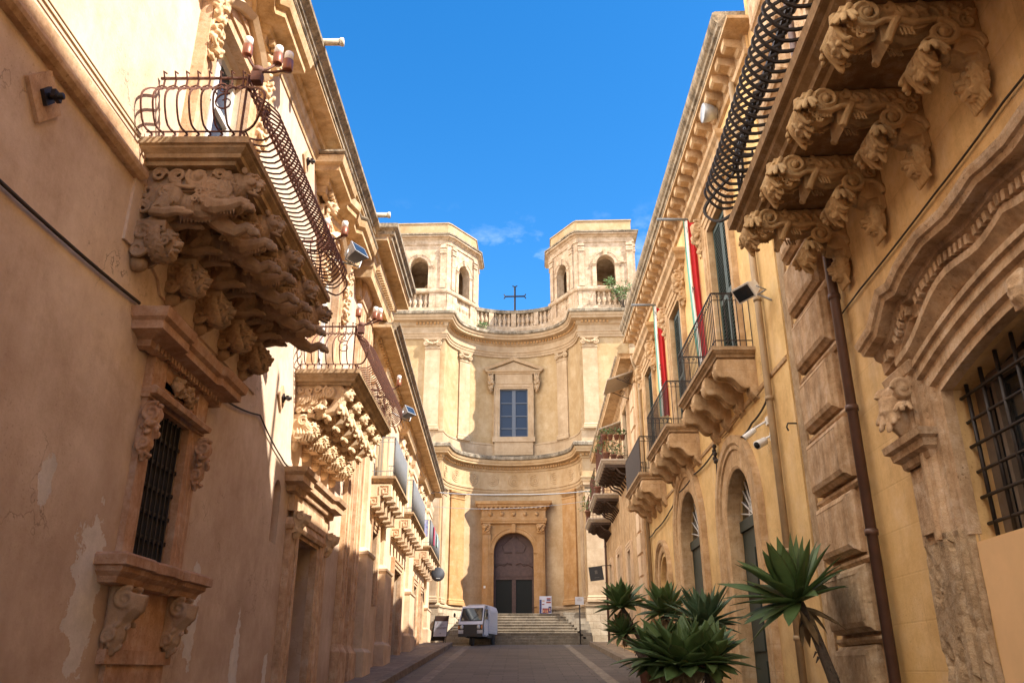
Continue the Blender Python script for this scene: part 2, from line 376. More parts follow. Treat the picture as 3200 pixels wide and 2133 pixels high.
def glass(name, c, rough=0.06):
    m, t, b, L = nodes(name); b.inputs['Base Color'].default_value = c3(c); b.inputs['Roughness'].default_value = rough; b.inputs['Metallic'].default_value = 0.0
    if 'Specular IOR Level' in b.inputs: b.inputs['Specular IOR Level'].default_value = 1.0
    g = t.nodes.new('ShaderNodeNewGeometry'); n = tex_noise(t, g.outputs['Position'], 1.3, 2, .4)
    bp = t.nodes.new('ShaderNodeBump'); bp.inputs['Strength'].default_value = .04; L(n, bp.inputs['Height']); L(bp.outputs[0], b.inputs['Normal'])
    return m
M['glass_dark'] = glass('dark window glass', (.02, .025, .03))
M['glass_blue'] = glass('blue window glass', (.014, .030, .066), .25)
M['glass_blue'].node_tree.nodes['Principled BSDF'].inputs['Specular IOR Level'].default_value = .22
M['door_glass'] = glass('dim door glass', (.012, .013, .012), .3)
M['door_glass'].node_tree.nodes['Principled BSDF'].inputs['Specular IOR Level'].default_value = .12
def leafmat(name, c, c2):
    m, t, b, L = nodes(name); g = t.nodes.new('ShaderNodeNewGeometry')
    n = tex_noise(t, g.outputs['Position'], 5, 6, .6); r = t.nodes.new('ShaderNodeObjectInfo')
    L(mixc(t, ramp(t, n, .3, .7), c3(c), c3(c2)), b.inputs['Base Color']); b.inputs['Roughness'].default_value = .6
    return m
M['agave'] = leafmat('agave leaf', (.042, .085, .018), (.09, .14, .042))
M['agave_blue'] = leafmat('blue green agave leaf', (.042, .085, .036), (.085, .138, .072))
M['dry_leaf'] = plain('dry agave leaf', (.24, .16, .075), .9, 0, .5, 9)
M['leaf'] = leafmat('balcony plant leaf', (.06, .12, .03), (.12, .19, .06))
def road_mat():
    m, t, b, L = nodes('street paving'); g = t.nodes.new('ShaderNodeNewGeometry'); P = g.outputs['Position']
    br = t.nodes.new('ShaderNodeTexBrick'); L(P, br.inputs['Vector']); br.inputs['Scale'].default_value = 1
    mm = t.nodes.new('ShaderNodeMapping'); mm.inputs['Rotation'].default_value = (0, 0, 0); L(P, mm.inputs[0]); L(mm.outputs[0], br.inputs['Vector'])
    br.inputs['Brick Width'].default_value = .72; br.inputs['Row Height'].default_value = .36; br.inputs['Mortar Size'].default_value = .016
    br.inputs['Color1'].default_value = (.125, .105, .095, 1); br.inputs['Color2'].default_value = (.055, .047, .043, 1); br.inputs['Mortar'].default_value = (.028, .024, .02, 1)
    n = tex_noise(t, P, .8, 9, .65); n2 = tex_noise(t, P, 9, 7, .7)
    col = mixc(t, ramp(t, n, .35, .7, (0, 0, 0, 1), (.8, .8, .8, 1)), br.outputs['Color'], (.085, .073, .067, 1))
    col = mixc(t, ramp(t, n2, .5, .75, (0, 0, 0, 1), (.5, .5, .5, 1)), col, (.16, .138, .118, 1))
    L(col, b.inputs['Base Color']); b.inputs['Roughness'].default_value = .72
    bp = t.nodes.new('ShaderNodeBump'); bp.inputs['Strength'].default_value = .5; bp.inputs['Distance'].default_value = .012
    L(math_n(t, 'SUBTRACT', n2, math_n(t, 'MULTIPLY', br.outputs['Fac'], .6)), bp.inputs['Height']); L(bp.outputs[0], b.inputs['Normal'])
    return m
M['road'] = road_mat()
M['pave'] = masonry('pavement slabs', (.28, .22, .165), (.21, .165, .12), (.14, .10, .075), .5, 1.2, .4, 18)
M['kerb'] = masonry('kerb stone', (.23, .185, .145), (.16, .13, .10), (.09, .07, .055), .5, 1.5, .5, 18)
M['strip'] = masonry('pale paving strip', (.25, .215, .18), (.185, .16, .135), (.13, .11, .085), .5, 1.5, .5, 18)
M['earth'] = masonry('bare ground', (.30, .25, .19), (.24, .19, .14), (.15, .12, .09), .5, .3, .3, 8)
# ------------------------------------------------------------------ ground, street, pavements, steps
def strip(name, x0, x1, ys, dz, mat, kind='structure', thick=None):
    mb = MB()
    for i in range(len(ys)-1):
        a, b = ys[i], ys[i+1]
        if thick: mb.hexa([(x0,a,gz(a)+dz),(x1,a,gz(a)+dz),(x1,b,gz(b)+dz),(x0,b,gz(b)+dz),(x0,a,gz(a)+dz-thick),(x1,a,gz(a)+dz-thick),(x1,b,gz(b)+dz-thick),(x0,b,gz(b)+dz-thick)])
        else: mb.add([(x0,a,gz(a)+dz),(x1,a,gz(a)+dz),(x1,b,gz(b)+dz),(x0,b,gz(b)+dz)], [(0,1,2,3)])
    return tag(obj(name, mb, mat), kind=kind)
YS = [-40, -10, 0, 8, 16, 24, 32, 37.5, 38.6]
strip('ground', -400, 400, [-400, -40, 0, 37.5, 400], -0.02, M['earth'])
strip('road', -2.75, 3.03, YS, 0.0, M['road'])
strip('cross_street', -40, 40, [37.5, 60], -0.008, M['road'])
strip('paving_strip', -2.22, -1.96, YS, 0.004, M['strip'])
strip('paving_strip', 1.93, 2.19, YS, 0.004, M['strip'])
def pavement(name, x0, x1, kx0, kx1, yend):
    ys = [-40, -10, 0, 8, 16, 24, 30, yend]
    strip(name, x0, x1, ys, .15, M['pave'], thick=.4)
    strip('kerb', kx0, kx1, ys, .154, M['kerb'], thick=.5)
pavement('pavement', -4.6, -2.90, -2.90, -2.70, 36.2)
pavement('pavement', 3.18, 4.6, 2.98, 3.18, 36.8)

# ------------------------------------------------------------------ frames of the facades
XL = -3.6
def TL(a, o, z): return (XL + o, a, z)                       # left palazzo wall
def TF(a, o, z): return (-3.58 - .0265*(a-20) + o, a, z)     # house after it, turning slightly away
def TN(a, o, z): return (3.33 + .039*a - o, a, z)            # near house on the right
def TM(a, o, z): return (3.70 - o, a, z)                     # ochre house on the right
def TG(a, o, z): return (3.62 + .018*(a-24) - o, a, z)       # last house on the right
def shell(name, T, a0, a1, z0, z1, depth, holes, mat, parent, rev=.35):
    """facade sheet with openings plus the mass of the house behind"""
    mb = MB(T); mb.panel([(a0,z0),(a0,z1),(a1,z1),(a1,z0)], holes, wall, 0.0, rev)
    d = -depth
    for q in ([(a0,0,z0),(a0,0,z1),(a0,d,z1),(a0,d,z0)], [(a1,0,z0),(a1,0,z1),(a1,d,z1),(a1,d,z0)], [(a0,0,z1),(a1,0,z1),(a1,d,z1),(a0,d,z1)], [(a0,d,z0),(a0,d,z1),(a1,d,z1),(a1,d,z0)]):
        mb.add(q, [(0,1,2,3)])
    # a dark room wall closes the openings well behind the sheet
    return obj(name, mb, mat, parent)

# ------------------------------------------------------------------ carved pieces (grown as one surface each)
def leafy(mb, c, r, n, seed, squash=(1, 1, 1)):
    rnd = random.Random(seed)
    for i in range(n):
        a, b = rnd.uniform(0, 2*pi), rnd.uniform(-1, 1)
        d = Vector((cos(a)*sqrt(1-b*b)*squash[0], sin(a)*sqrt(1-b*b)*squash[1], b*squash[2]))
        p = Vector(c) + d*r*rnd.uniform(.55, .95)
        mb.ell(p, (r*rnd.uniform(.16, .3), r*rnd.uniform(.14, .26), r*rnd.uniform(.2, .42)), (rnd.uniform(-1, 1), rnd.uniform(-1, 1), rnd.uniform(0, 6)), 7, 5)
def smooth_path(pts, k=4):
    P = [Vector(p) for p in pts]; q = []
    for i in range(len(P)-1):
        a, b, c, d = P[max(0, i-1)], P[i], P[i+1], P[min(len(P)-1, i+2)]
        for j in range(k):
            t = j/k; q.append(.5*((2*b) + (c-a)*t + (2*a-5*b+4*c-d)*t*t + (3*b-a-3*c+d)*t**3))
    return q + [P[-1]]
def strands(mb, c, r, n, seed, axis=(1, 0, 0), a0=55, a1=150, th=.10, curl=True, sq=(1, 1, 1)):
    """wavy locks flowing back over a ball from the face side"""
    rnd = random.Random(seed); ax = Vector(axis).normalized(); u = ax.orthogonal().normalized(); v = ax.cross(u); C_ = Vector(c)
    for i in range(n):
        az = i*2.39996 + rnd.uniform(-.2, .2); s0 = radians(a0 + (a1-a0-40)*((i*.618) % 1)); pts = []; ph = rnd.uniform(0, 6)
        for j in range(7):
            t = j/6; an = s0 + radians(46)*t; zz = az + .22*sin(t*7+ph); R = r*(.96 + .10*sin(pi*t) + (.10*t if curl else 0))
            d = ax*cos(an) + (u*cos(zz) + v*sin(zz))*sin(an); pts.append(C_ + Vector((d.x*sq[0], d.y*sq[1], d.z*sq[2]))*R)
        e = pts[-1]; mb.tube(pts, r*th, 5, [r*th*f for f in (.7, 1.1, 1.2, 1.15, 1.1, 1.0, .7)]); mb.ell(e, r*th*1.25, None, 6, 5)
def petals(mb, c, d, n, ln, spread, th, seed=0, down=.5):
    """fan of acanthus lobes from c in direction d, tips rolling over"""
    rnd = random.Random(seed); C_ = Vector(c); D = Vector(d).normalized(); S_ = D.cross(Vector((0, 0, 1))) if abs(D.z) < .9 else Vector((0, 1, 0)); S_.normalize(); U = S_.cross(D)
    for i in range(n):
        f = (i/(n-1)-.5)*2; dr = (D + S_*f*spread + U*rnd.uniform(-.2, .35)).normalized(); L_ = ln*(1-.25*abs(f))*rnd.uniform(.85, 1.1)
        p1 = C_ + dr*L_*.45 + U*.12*ln; p2 = C_ + dr*L_*.85 + U*.02*ln - Vector((0, 0, down*.15*ln)); p3 = C_ + dr*L_ - Vector((0, 0, down*.5*ln)); p4 = C_ + dr*L_*.82 - Vector((0, 0, down*.62*ln))
        mb.tube(smooth_path([C_, p1, p2, p3, p4], 3), th, 6, [th*(.7+.6*sin(pi*k/12)) for k in range(13)], flat=.75)
def lion_mask(mb, c, r, seed):
    """bearded beast mask facing outwards (+x)"""
    x, y, z = c
    mb.ell(c, (r*.8, r*.85, r), None, 12, 9)
    mb.ell((x+r*.72, y, z-r*.12), (r*.42, r*.34, r*.28))                     # muzzle
    mb.ell((x+r*1.02, y, z-r*.02), (r*.16, r*.2, r*.12))                     # nose
    mb.ell((x+r*.66, y, z-r*.55), (r*.34, r*.28, r*.14))                     # jaw
    for s in (-1, 1):
        mb.ell((x+r*.62, y+s*r*.36, z+r*.36), (r*.22, r*.26, r*.12))         # brow
        mb.ell((x+r*.60, y+s*r*.30, z+r*.2), r*.13)
        mb.ell((x+r*.1, y+s*r*.8, z+r*.6), (r*.14, r*.18, r*.22))
        mb.spiral((x+r*.25, y+s*r*.82, z-r*.2), (1,0,0), (0,0,1), r*.42, r*.06, 1.6, r*.15)
    strands(mb, (x-r*.12, y, z), r*1.12, 44, seed, (1, 0, .1), 48, 140, .12)
    for k in range(7): mb.tube([(x+r*.6, y+(k-3)*r*.13, z-r*.58), (x+r*.62, y+(k-3)*r*.17, z-r*.85), (x+r*.45, y+(k-3)*r*.16, z-r*1.12)], r*.07, 5, [r*.06, r*.085, r*.03])
    for s in (-1, 1):
        mb.ell((x+r*.70, y+s*r*.31, z+r*.2), r*.075); mb.tube([(x+r*.98, y+s*r*.06, z-r*.12), (x+r*.88, y+s*r*.26, z-r*.30), (x+r*.7, y+s*r*.36, z-r*.36)], r*.06, 5)
def build_lion():
    """s outwards from the wall, t across, z below the slab"""
    mb = MB(); rnd = random.Random(3)
    # backing block with scrolls
    mb.box(0.0, .72, -.09, .09, -.26, .0); mb.tube([(0, 0, -.30), (.30, 0, -.40), (.12, 0, -.60), (0, 0, -.62)], .10, 8)
    for sd in (-1, 1):
        y = sd*.125
        mb.spiral((.53, y, -.12), (1,0,0), (0,0,1), .105, .02, 1.7, .034, 2.4)
        mb.ell((.53, y, -.12), (.045, .05, .045))
        mb.spiral((.33, y, -.10), (1,0,0), (0,0,-1), .085, .015, 1.7, .028, 1)
        mb.spiral((.15, y, -.09), (1,0,0), (0,0,1), .075, .015, 1.5, .027, 0)
        mb.spiral((.73, y*.9, -.08), (1,0,0), (0,0,-1), .06, .015, 1.5, .026, 3)
        mb.spiral((.06, y, -.27), (1,0,0), (0,0,1), .07, .015, 1.4, .026, 2)
        mb.spiral((.05, y, -.45), (1,0,0), (0,0,-1), .07, .015, 1.4, .028, 4)
        mb.tube([(.06, y, -.36), (.18, y*1.02, -.22), (.32, y*1.02, -.21), (.46, y*1.04, -.235), (.62, y, -.22)], .024, 6)
    # trunk of the animal
    spine = [(.16, 0, -.34), (.28, 0, -.31), (.42, 0, -.375), (.56, 0, -.40), (.68, 0, -.36), (.78, 0, -.27)]
    for i in range(len(spine)-1):
        for k in range(4):
            t = k/4; p = Vector(spine[i]).lerp(Vector(spine[i+1]), t); q = (i+t)/(len(spine)-1)
            r = .155 - .05*sin(pi*min(1, q*1.5))*(.9) + .04*max(0, q-.55)
            mb.ell(p, (r*1.05, r*.98, r), None, 10, 7)
    # haunches, hind legs folded under, front paws thrown forward
    for sd in (-1, 1):
        mb.ell((.27, sd*.105, -.33), (.145, .075, .135), (0, .5, 0), 12, 9)
        mb.tube([(.30, sd*.13, -.36), (.22, sd*.14, -.46), (.16, sd*.145, -.50), (.28, sd*.15, -.52), (.40, sd*.15, -.50), (.47, sd*.15, -.515)], .05, 7, [.085, .075, .06, .055, .05, .045])
        mb.ell((.49, sd*.15, -.525), (.06, .045, .035))
        for k in (-1, 0, 1): mb.ell((.535, sd*.15+k*.026, -.535), (.026, .014, .02))
        mb.spiral((.25, sd*.178, -.31), (1,0,0), (0,0,1), .06, .01, 1.3, .015, 2)
        for k in range(5): mb.tube([(.18+.03*k, sd*.172, -.40-.01*k), (.20+.03*k, sd*.185, -.44-.008*k)], .010, 4)
        up = .0 if sd < 0 else -.15
        mb.tube([(.66, sd*.10, -.40+up*.3), (.76, sd*.13, -.455+up*.5), (.88, sd*.135, -.44+up), (.98, sd*.13, -.40+up), (1.05, sd*.125, -.43+up)], .06, 8, [.10, .088, .066, .056, .05])
        mb.ell((1.055, sd*.125, -.455+up), (.062, .058, .045))
        for k in (-1, 0, 1): mb.ell((1.095, sd*.125+k*.032, -.478+up), (.026, .017, .03))
        for k in range(7): mb.tube([(.74+k*.03, sd*.14, -.47+up*.6), (.75+k*.03, sd*.145, -.54+up*.6)], .012, 5, [.016, .004])
    for k in range(9): mb.tube([(.38+k*.035, 0, -.47-.004*k), (.38+k*.035, 0, -.56)], .02, 5, [.026, .006])
    # neck, mane, head
    mb.ell((.79, 0, -.26), (.15, .15, .18)); mb.ell((.87, 0, -.17), (.13, .13, .15))
    strands(mb, (.80, 0, -.25), .185, 60, 5, (.8, 0, .55), 40, 160, .105); strands(mb, (.885, 0, -.14), .15, 46, 6, (.9, 0, .3), 62, 150, .12)
    for sd in (-1, 1):
        for k in range(8):
            x0 = .60+.036*k; mb.tube(smooth_path([(x0+.05, sd*.13, -.13-.012*k), (x0+.00, sd*.175, -.21), (x0+.035, sd*.17, -.30), (x0-.02, sd*.165, -.38), (x0+.0, sd*.16, -.42)], 3), .018, 5)
        for cx, cz in ((.58, -.30), (.64, -.40), (.55, -.385), (.69, -.455), (.72, -.37)): mb.spiral((cx, sd*.185, cz), (1,0,0), (0,0,1), .043, .006, 1.6, .016)
    hx, hz = .985, -.125
    mb.ell((hx, 0, hz), (.105, .098, .112), None, 14, 10)
    mb.ell((hx+.095, 0, hz-.035), (.066, .060, .040)); mb.ell((hx+.15, 0, hz-.012), (.024, .036, .020)); mb.tube([(hx+.05, 0, hz+.05), (hx+.145, 0, hz+.004)], .028, 7, [.03, .026])
    mb.ell((hx+.062, 0, hz-.125), (.066, .046, .022), (0, .38, 0))
    for sd in (-1, 1):
        mb.tube([(hx+.05, sd*.085, hz+.04), (hx+.088, sd*.058, hz+.062), (hx+.108, sd*.022, hz+.046)], .015, 6); mb.ell((hx+.088, sd*.046, hz+.026), (.014, .019, .014))
        mb.ell((hx+.05, sd*.08, hz-.03), (.05, .026, .036)); mb.ell((hx-.02, sd*.11, hz+.085), (.03, .022, .042), (0, -.4, 0)); mb.ell((hx+.125, sd*.034, hz-.055), (.034, .028, .024))
        for k in range(4): mb.ell((hx+.072+k*.02, sd*.036, hz-.094), (.0075, .008, .017)); mb.ell((hx+.066+k*.018, sd*.034, hz-.110), (.007, .007, .012))
    # lower bracket with a mask against the wall
    mb.box(0, .30, -.15, .15, -.66, -.60); mb.box(0, .24, -.13, .13, -.92, -.62)
    lion_mask(mb, (.27, 0, -.78), .155, 11)
    for sd in (-1, 1):
        mb.spiral((.09, sd*.14, -.72), (1,0,0), (0,0,1), .085, .015, 1.7, .03)
        mb.spiral((.08, sd*.14, -.90), (1,0,0), (0,0,-1), .075, .012, 1.6, .028)
    mb.ell((.05, 0, -1.0), (.09, .10, .08))
    return mb
def build_head_corbel():
    """acanthus console: portrait head under the slab edge, scroll, second mask low against the wall"""
    mb = MB()
    mb.box(0, .72, -.11, .11, -.24, 0); mb.box(0, .5, -.11, .11, -.46, -.2); mb.box(0, .34, -.13, .13, -.56, -.50); mb.box(0, .24, -.12, .12, -.95, -.5)
    for sd in (-1, 1):
        y = sd*.135
        mb.spiral((.55, y, -.13), (1,0,0), (0,0,1), .10, .02, 1.9, .034, 2); mb.ell((.55, y, -.13), .04)
        for k, (cx, cz, r, d) in enumerate([(.36, -.09, .06, 1), (.22, -.12, .065, -1), (.08, -.1, .06, 1), (.12, -.3, .075, -1), (.30, -.28, .07, 1), (.45, -.33, .06, -1), (.08, -.45, .05, 1), (.27, -.43, .06, -1)]):
            mb.spiral((cx, y, cz), (1,0,0), (0,0,d), r, .012, 1.5, .024, k)
        for k in range(12):
            a = k*.9; mb.tube([(.05+.045*k, y, -.36+.015*k), (.08+.045*k, y*1.12, -.26+.01*k), (.14+.04*k, y*1.05, -.2)], .02, 5, [.022, .026, .006])
    mb.tube([(.74, 0, -.10), (.70, 0, -.30), (.60, 0, -.42), (.45, 0, -.46), (.33, 0, -.50)], .09, 8, [.11, .115, .10, .09, .09])
    petals(mb, (.66, 0, -.26), (.5, 0, -1), 7, .30, .75, .030, 21, .2); petals(mb, (.48, 0, -.40), (.35, 0, -1), 6, .24, .8, .028, 22, .2)
    for sd in (-1, 1): petals(mb, (.40, sd*.1, -.36), (.4, sd*.9, -.6), 5, .16, .9, .022, 23, .3)
    # the head
    hx, hz = .82, -.13
    mb.tube([(.70, 0, -.22), (hx-.02, 0, hz-.08)], .07, 8); mb.ell((hx, 0, hz), (.095, .085, .125), (0, -.15, 0), 12, 10)
    mb.tube([(hx+.088, 0, hz+.035), (hx+.118, 0, hz-.025)], .016, 6, [.012, .024]); mb.ell((hx+.085, 0, hz-.062), (.025, .032, .010)); mb.ell((hx+.08, 0, hz-.082), (.024, .028, .011)); mb.ell((hx+.066, 0, hz-.118), (.035, .036, .024))
    for sd in (-1, 1):
        mb.ell((hx+.078, sd*.036, hz+.05), (.024, .03, .010)); mb.ell((hx+.072, sd*.036, hz+.026), .015); mb.ell((hx+.045, sd*.055, hz-.03), (.04, .03, .04))
        mb.ell((hx-.01, sd*.088, hz), (.025, .014, .036))
    strands(mb, (hx-.03, 0, hz+.03), .125, 60, 31, (.75, 0, .45), 42, 150, .11, True, (.9, .95, 1.05))
    for sd in (-1, 1):
        for k in range(3): mb.spiral((hx-.03-.03*k, sd*.10, hz-.06-.05*k), (1,0,0), (0,0,1), .036, .006, 1.5, .014, k)
    mb.ell((.02, 0, -1.0), (.10, .11, .10)); lion_mask(mb, (.30, 0, -.74), .14, 41)
    for sd in (-1, 1):
        mb.spiral((.16, sd*.14, -.62), (1,0,0), (0,0,1), .085, .02, 1.8, .03, 1)
        mb.spiral((.10, sd*.14, -.84), (1,0,0), (0,0,-1), .08, .015, 1.6, .03)
        for k in range(5): mb.tube([(.08+.05*k, sd*.14, -.74), (.1+.05*k, sd*.165, -.83), (.09+.045*k, sd*.13, -.95)], .02, 5, [.012, .028, .008])
    return mb
def build_rocaille():
    """open scroll console of the near house"""
    mb = MB()
    P = [(1.02, -.02), (1.03, -.12), (.98, -.25), (.86, -.27), (.74, -.20), (.64, -.21), (.52, -.28), (.42, -.26), (.34, -.22), (.25, -.25), (.20, -.34), (.24, -.47), (.16, -.52), (.06, -.50), (0, -.55)]
    side = P + [(0, 0)]
    mb.prism(side, lambda a, b, ww: (a, ww, b), -.115, .115)
    mb.tube([(x, 0, z) for x, z in P], .05, 6)
    for sd in (-1, 1):
        y = sd*.135
        mb.tube([(.95, y, -.03), (1.0, y, -.12), (.93, y, -.235), (.80, y, -.245), (.72, y, -.20), (.62, y, -.19), (.50, y, -.23), (.40, y, -.215), (.33, y, -.20)], .028, 6)
        mb.spiral((.83, y, -.12), (1,0,0), (0,0,1), .115, .03, 1.7, .03, -1.2); mb.ell((.83, y, -.12), .035)
        mb.spiral((.30, y, -.33), (1,0,0), (0,0,1), .12, .03, 1.6, .034, 1.4); mb.ell((.30, y, -.33), .04)
        mb.tube([(.19, y, -.33), (.10, y, -.33), (.03, y, -.38), (-.0, y, -.46)], .03, 6)
        for k, (cx, cz, r, d) in enumerate([(.55, -.09, .06, -1), (.42, -.08, .055, 1), (.28, -.09, .06, -1), (.14, -.08, .06, 1), (.10, -.22, .07, -1), (.20, -.19, .05, 1), (.66, -.07, .05, 1), (.06, -.12, .04, 1)]):
            mb.spiral((cx, y*.92, cz), (1,0,0), (0,0,d), r, .012, 1.5, .021, k*1.3)
        for k in range(6): mb.tube([(.12+.08*k, y*.9, -.16), (.16+.08*k, y*1.04, -.12), (.2+.08*k, y*.95, -.05)], .02, 5, [.008, .022, .006])
    # leaf tufts at both volutes, scalloped lower edge with a pendant rib, small lion foot
    rq = random.Random(77)
    leafy(mb, (1.035, 0, -.27), .115, 60, 51, (.55, 1.15, 1.1)); leafy(mb, (.435, 0, -.54), .125, 60, 52, (.6, 1.15, 1.0))
    for k in range(7):
        y = -.12+.04*k+rq.uniform(-.012, .012)
        mb.tube(smooth_path([(.98, y, -.04), (1.065, y*1.1, -.13), (1.085, y*1.15, -.25), (1.03, y*1.2, -.36), (.985+rq.uniform(-.02, .02), y*1.15+rq.uniform(-.015, .015), -.40-.05*cos(k*1.5)), (.97, y*1.1, -.36)], 3), .016, 6, [.012+.010*sin(pi*j/15) for j in range(16)])
        mb.tube(smooth_path([(.38, y, -.34), (.465, y*1.15, -.42), (.48, y*1.25, -.53), (.43, y*1.25, -.62), (.385+rq.uniform(-.02, .02), y*1.2+rq.uniform(-.015, .015), -.66-.05*sin(k*2)), (.37, y*1.1, -.61)], 3), .016, 6, [.012+.011*sin(pi*j/15) for j in range(16)])
    for sd in (-1, 1):
        petals(mb, (.98, sd*.10, -.12), (.35, sd*.6, -1), 5, .24, .7, .020, 52, .25); petals(mb, (.42, sd*.10, -.42), (.1, sd*.7, -1), 5, .22, .7, .020, 53, .25)
        for k in range(4): mb.spiral((1.02-.03*k, sd*(.15+.005*k), -.20-.05*k), (1,0,0), (0,0,1), .034, .006, 1.3, .012, k)
        mb.tube(smooth_path([(.72, sd*.125, -.40), (.69, sd*.135, -.32), (.655, sd*.14, -.25), (.61, sd*.14, -.18)], 3), .034, 6)
        for k in range(4): mb.tube([(.80+.03*k, sd*.118, -.30), (.84+.03*k, sd*.122, -.20)], .012, 5); mb.tube([(.50+.03*k, sd*.118, -.33), (.52+.03*k, sd*.122, -.26)], .011, 5)
    mb.prism([(.58, -.16), (.74, -.16), (.75, -.36), (.715, -.43), (.68, -.36), (.63, -.28)], lambda a, b, ww: (a, ww, b), -.10, .10)
    mb.tube([(.24, 0, -.47), (.12, 0, -.47), (.05, 0, -.56)], .09, 7, [.07, .09, .1])
    mb.box(0, .06, -.12, .12, -.62, -.5); lion_mask(mb, (.10, 0, -.70), .12, 61)
    for k in range(7): mb.tube([(.10, -.09+.03*k, -.78), (.06, (-.09+.03*k)*1.2, -.92)], .02, 5, [.03, .018])
    return mb
# ------------------------------------------------------------------ bellied iron railing
def belly_bar(h, b, curl=True):
    """(o, z) of one bar: curl on the slab, belly, waist, hand rail"""
    p = []
    if curl: p += [(.02, .02), (.07, .0), (.10, .05), (.06, .10)]
    p += [(.10 + b*.55, .07), (.10 + b*.98, .20), (.10 + b*1.06, .34), (.08 + b*.72, .48), (.06 + b*.28, .585), (.035, .66), (.02, .74), (.02, h)]
    return p
def bellied_railing(T, a0, a1, o1, z, h, b, step, r, oin=.02, r2=None, scroll=True):
    """railing on three sides of a balcony: ends at a0 and a1, front at o1"""
    mb = MB(); r2 = r2 or r*1.5
    def P(a, o, zz): return T(a, o, z+zz)
    def bar(pts, rr=r): mb.tube(pts, rr, 4, smooth=False)
    prof = [(q.x, q.y) for q in smooth_path([(o, q, 0) for o, q in belly_bar(h, b)], 3)]
    n = max(2, int(round((a1-a0)/step)))
    for i in range(1, n):
        a = a0 + (a1-a0)*i/n; bar([P(a, o1-.10+o, q) for o, q in prof])
        bar([P(a+step*.5*cos(t), o1-.04+.02*sin(t), .64+.055*sin(t)) for t in [k*pi/4 for k in range(5)]], r*.75)
        mb.box(0,0,0,0,0,0) if False else None
        bar([P(a, o1-.09, h), P(a, o1-.05, h+.045), P(a, o1-.10, h+.06)], r*.9)
    m = max(2, int(round((o1-oin)/(step*1.25))))
    for e, sg in ((a0, -1), (a1, 1)):
        for i in range(0, m):
            o = oin + (o1-.05-oin)*(i+.35)/m; bar([P(e+sg*(q[0]-.10), o, q[1]) for q in prof])
            bar([P(e-sg*.07, o, h), P(e-sg*.03, o, h+.05), P(e-sg*.08, o+.01, h+.06)], r*.9)
            bar([P(e-sg*.05, o+step*.6*cos(t), .63+.06*sin(t)) for t in [k*pi/4 for k in range(5)]], r*.75)
        # corner bar swelling on the diagonal and its S scrolls
        bar([P(e+sg*(q[0]-.08)*.8, o1+(q[0]-.10)*.8, q[1]) for q in prof], r*1.25)
        bar([P(e-sg*.08, o1-.08, t*h/6) for t in range(7)], r*1.3)
        if scroll:
            c = P(e, o1, 0); A = Vector(P(1, 0, 0)) - Vector(P(0, 0, 0)); O = Vector(P(0, 1, 0)) - Vector(P(0, 0, 0)); Zv = Vector((0, 0, 1))
            for u, off in ((O, -.20), (A, -sg*.20)):
                base = Vector(P(e, o1, 0)) + u*off + (A*sg*.12*(b/.3) if u is O else O*.12*(b/.3))
                mb.spiral(base + Zv*.36, u, Zv, .11, .03, 1.2, r, 1.2, 4); mb.spiral(base + Zv*.52 - u*(.04 if off < 0 else -.04), u, -Zv, .08, .02, 1.2, r, 2.2, 4)
    rail = [P(a0+.08, oin, h), P(a0+.08, o1-.08, h), P(a1-.08, o1-.08, h), P(a1-.08, oin, h)]
    for k in range(3): mb.tube([rail[k], rail[k+1]], r2, 4, smooth=False)
    for zz, off in ((.10, .0), (.655, -.045)):
        q = [P(a0-off, oin, zz), P(a0-off, o1+off, zz), P(a1+off, o1+off, zz), P(a1+off, oin, zz)]
        for k in range(3): mb.tube([q[k], q[k+1]], r*.9, 4, smooth=False)
    return mb
def plain_railing(T, a0, a1, o1, z, h, step, r, oin=.02, ring=True):
    mb = MB()
    def P(a, o, zz): return T(a, o, z+zz)
    n = max(2, int(round((a1-a0)/step))); m = max(2, int(round((o1-oin)/step)))
    pos = [(a0+(a1-a0)*i/n, o1) for i in range(n+1)] + [(e, oin+(o1-oin)*i/m) for e in (a0, a1) for i in range(m)]
    for a, o in pos: mb.tube([P(a, o, .0), P(a, o, h)], r, 4, smooth=False)
    q = [(a0, oin), (a0, o1), (a1, o1), (a1, oin)]
    for zz, rr in ((h, r*1.7), (.12, r*1.2), (h-.12, r*.9)):
        for k in range(3): mb.tube([P(*q[k], zz), P(*q[k+1], zz)], rr, 4, smooth=False)
    if ring:
        for i in range(m):
            for e in (a0, a1):
                oo = oin+(o1-oin)*(i+.5)/m; d = (o1-oin)/m*.5
                mb.tube([P(e, oo+d*cos(t), h-.12+.11*sin(t)) for t in [k*pi/6 for k in range(7)]], r*.7, 4, smooth=False)
    return mb
def molded_slab(T, a0, a1, o1, z, prof, mat, name, parent, oin=-.05):
    """stone slab with a moulded edge; prof [(outwards, height)] from underside to top"""
    mb = MB(T); mb.sweep([(a0, oin), (a0, o1), (a1, o1), (a1, oin)], [(d, z+q) for d, q in prof] + [(-.3, z+prof[-1][1]), (-.3, z+prof[0][1])], plan)
    mb.box(a0+.28, a1-.28, oin, o1-.28, z+prof[0][1]+.002, z+prof[-1][1]-.004)
    return obj(name, mb, mat, parent)
SLAB = [(-.14, 0), (-.13, .045), (-.08, .055), (-.07, .10), (-.02, .145), (-.015, .17), (.015, .18), (.015, .26)]
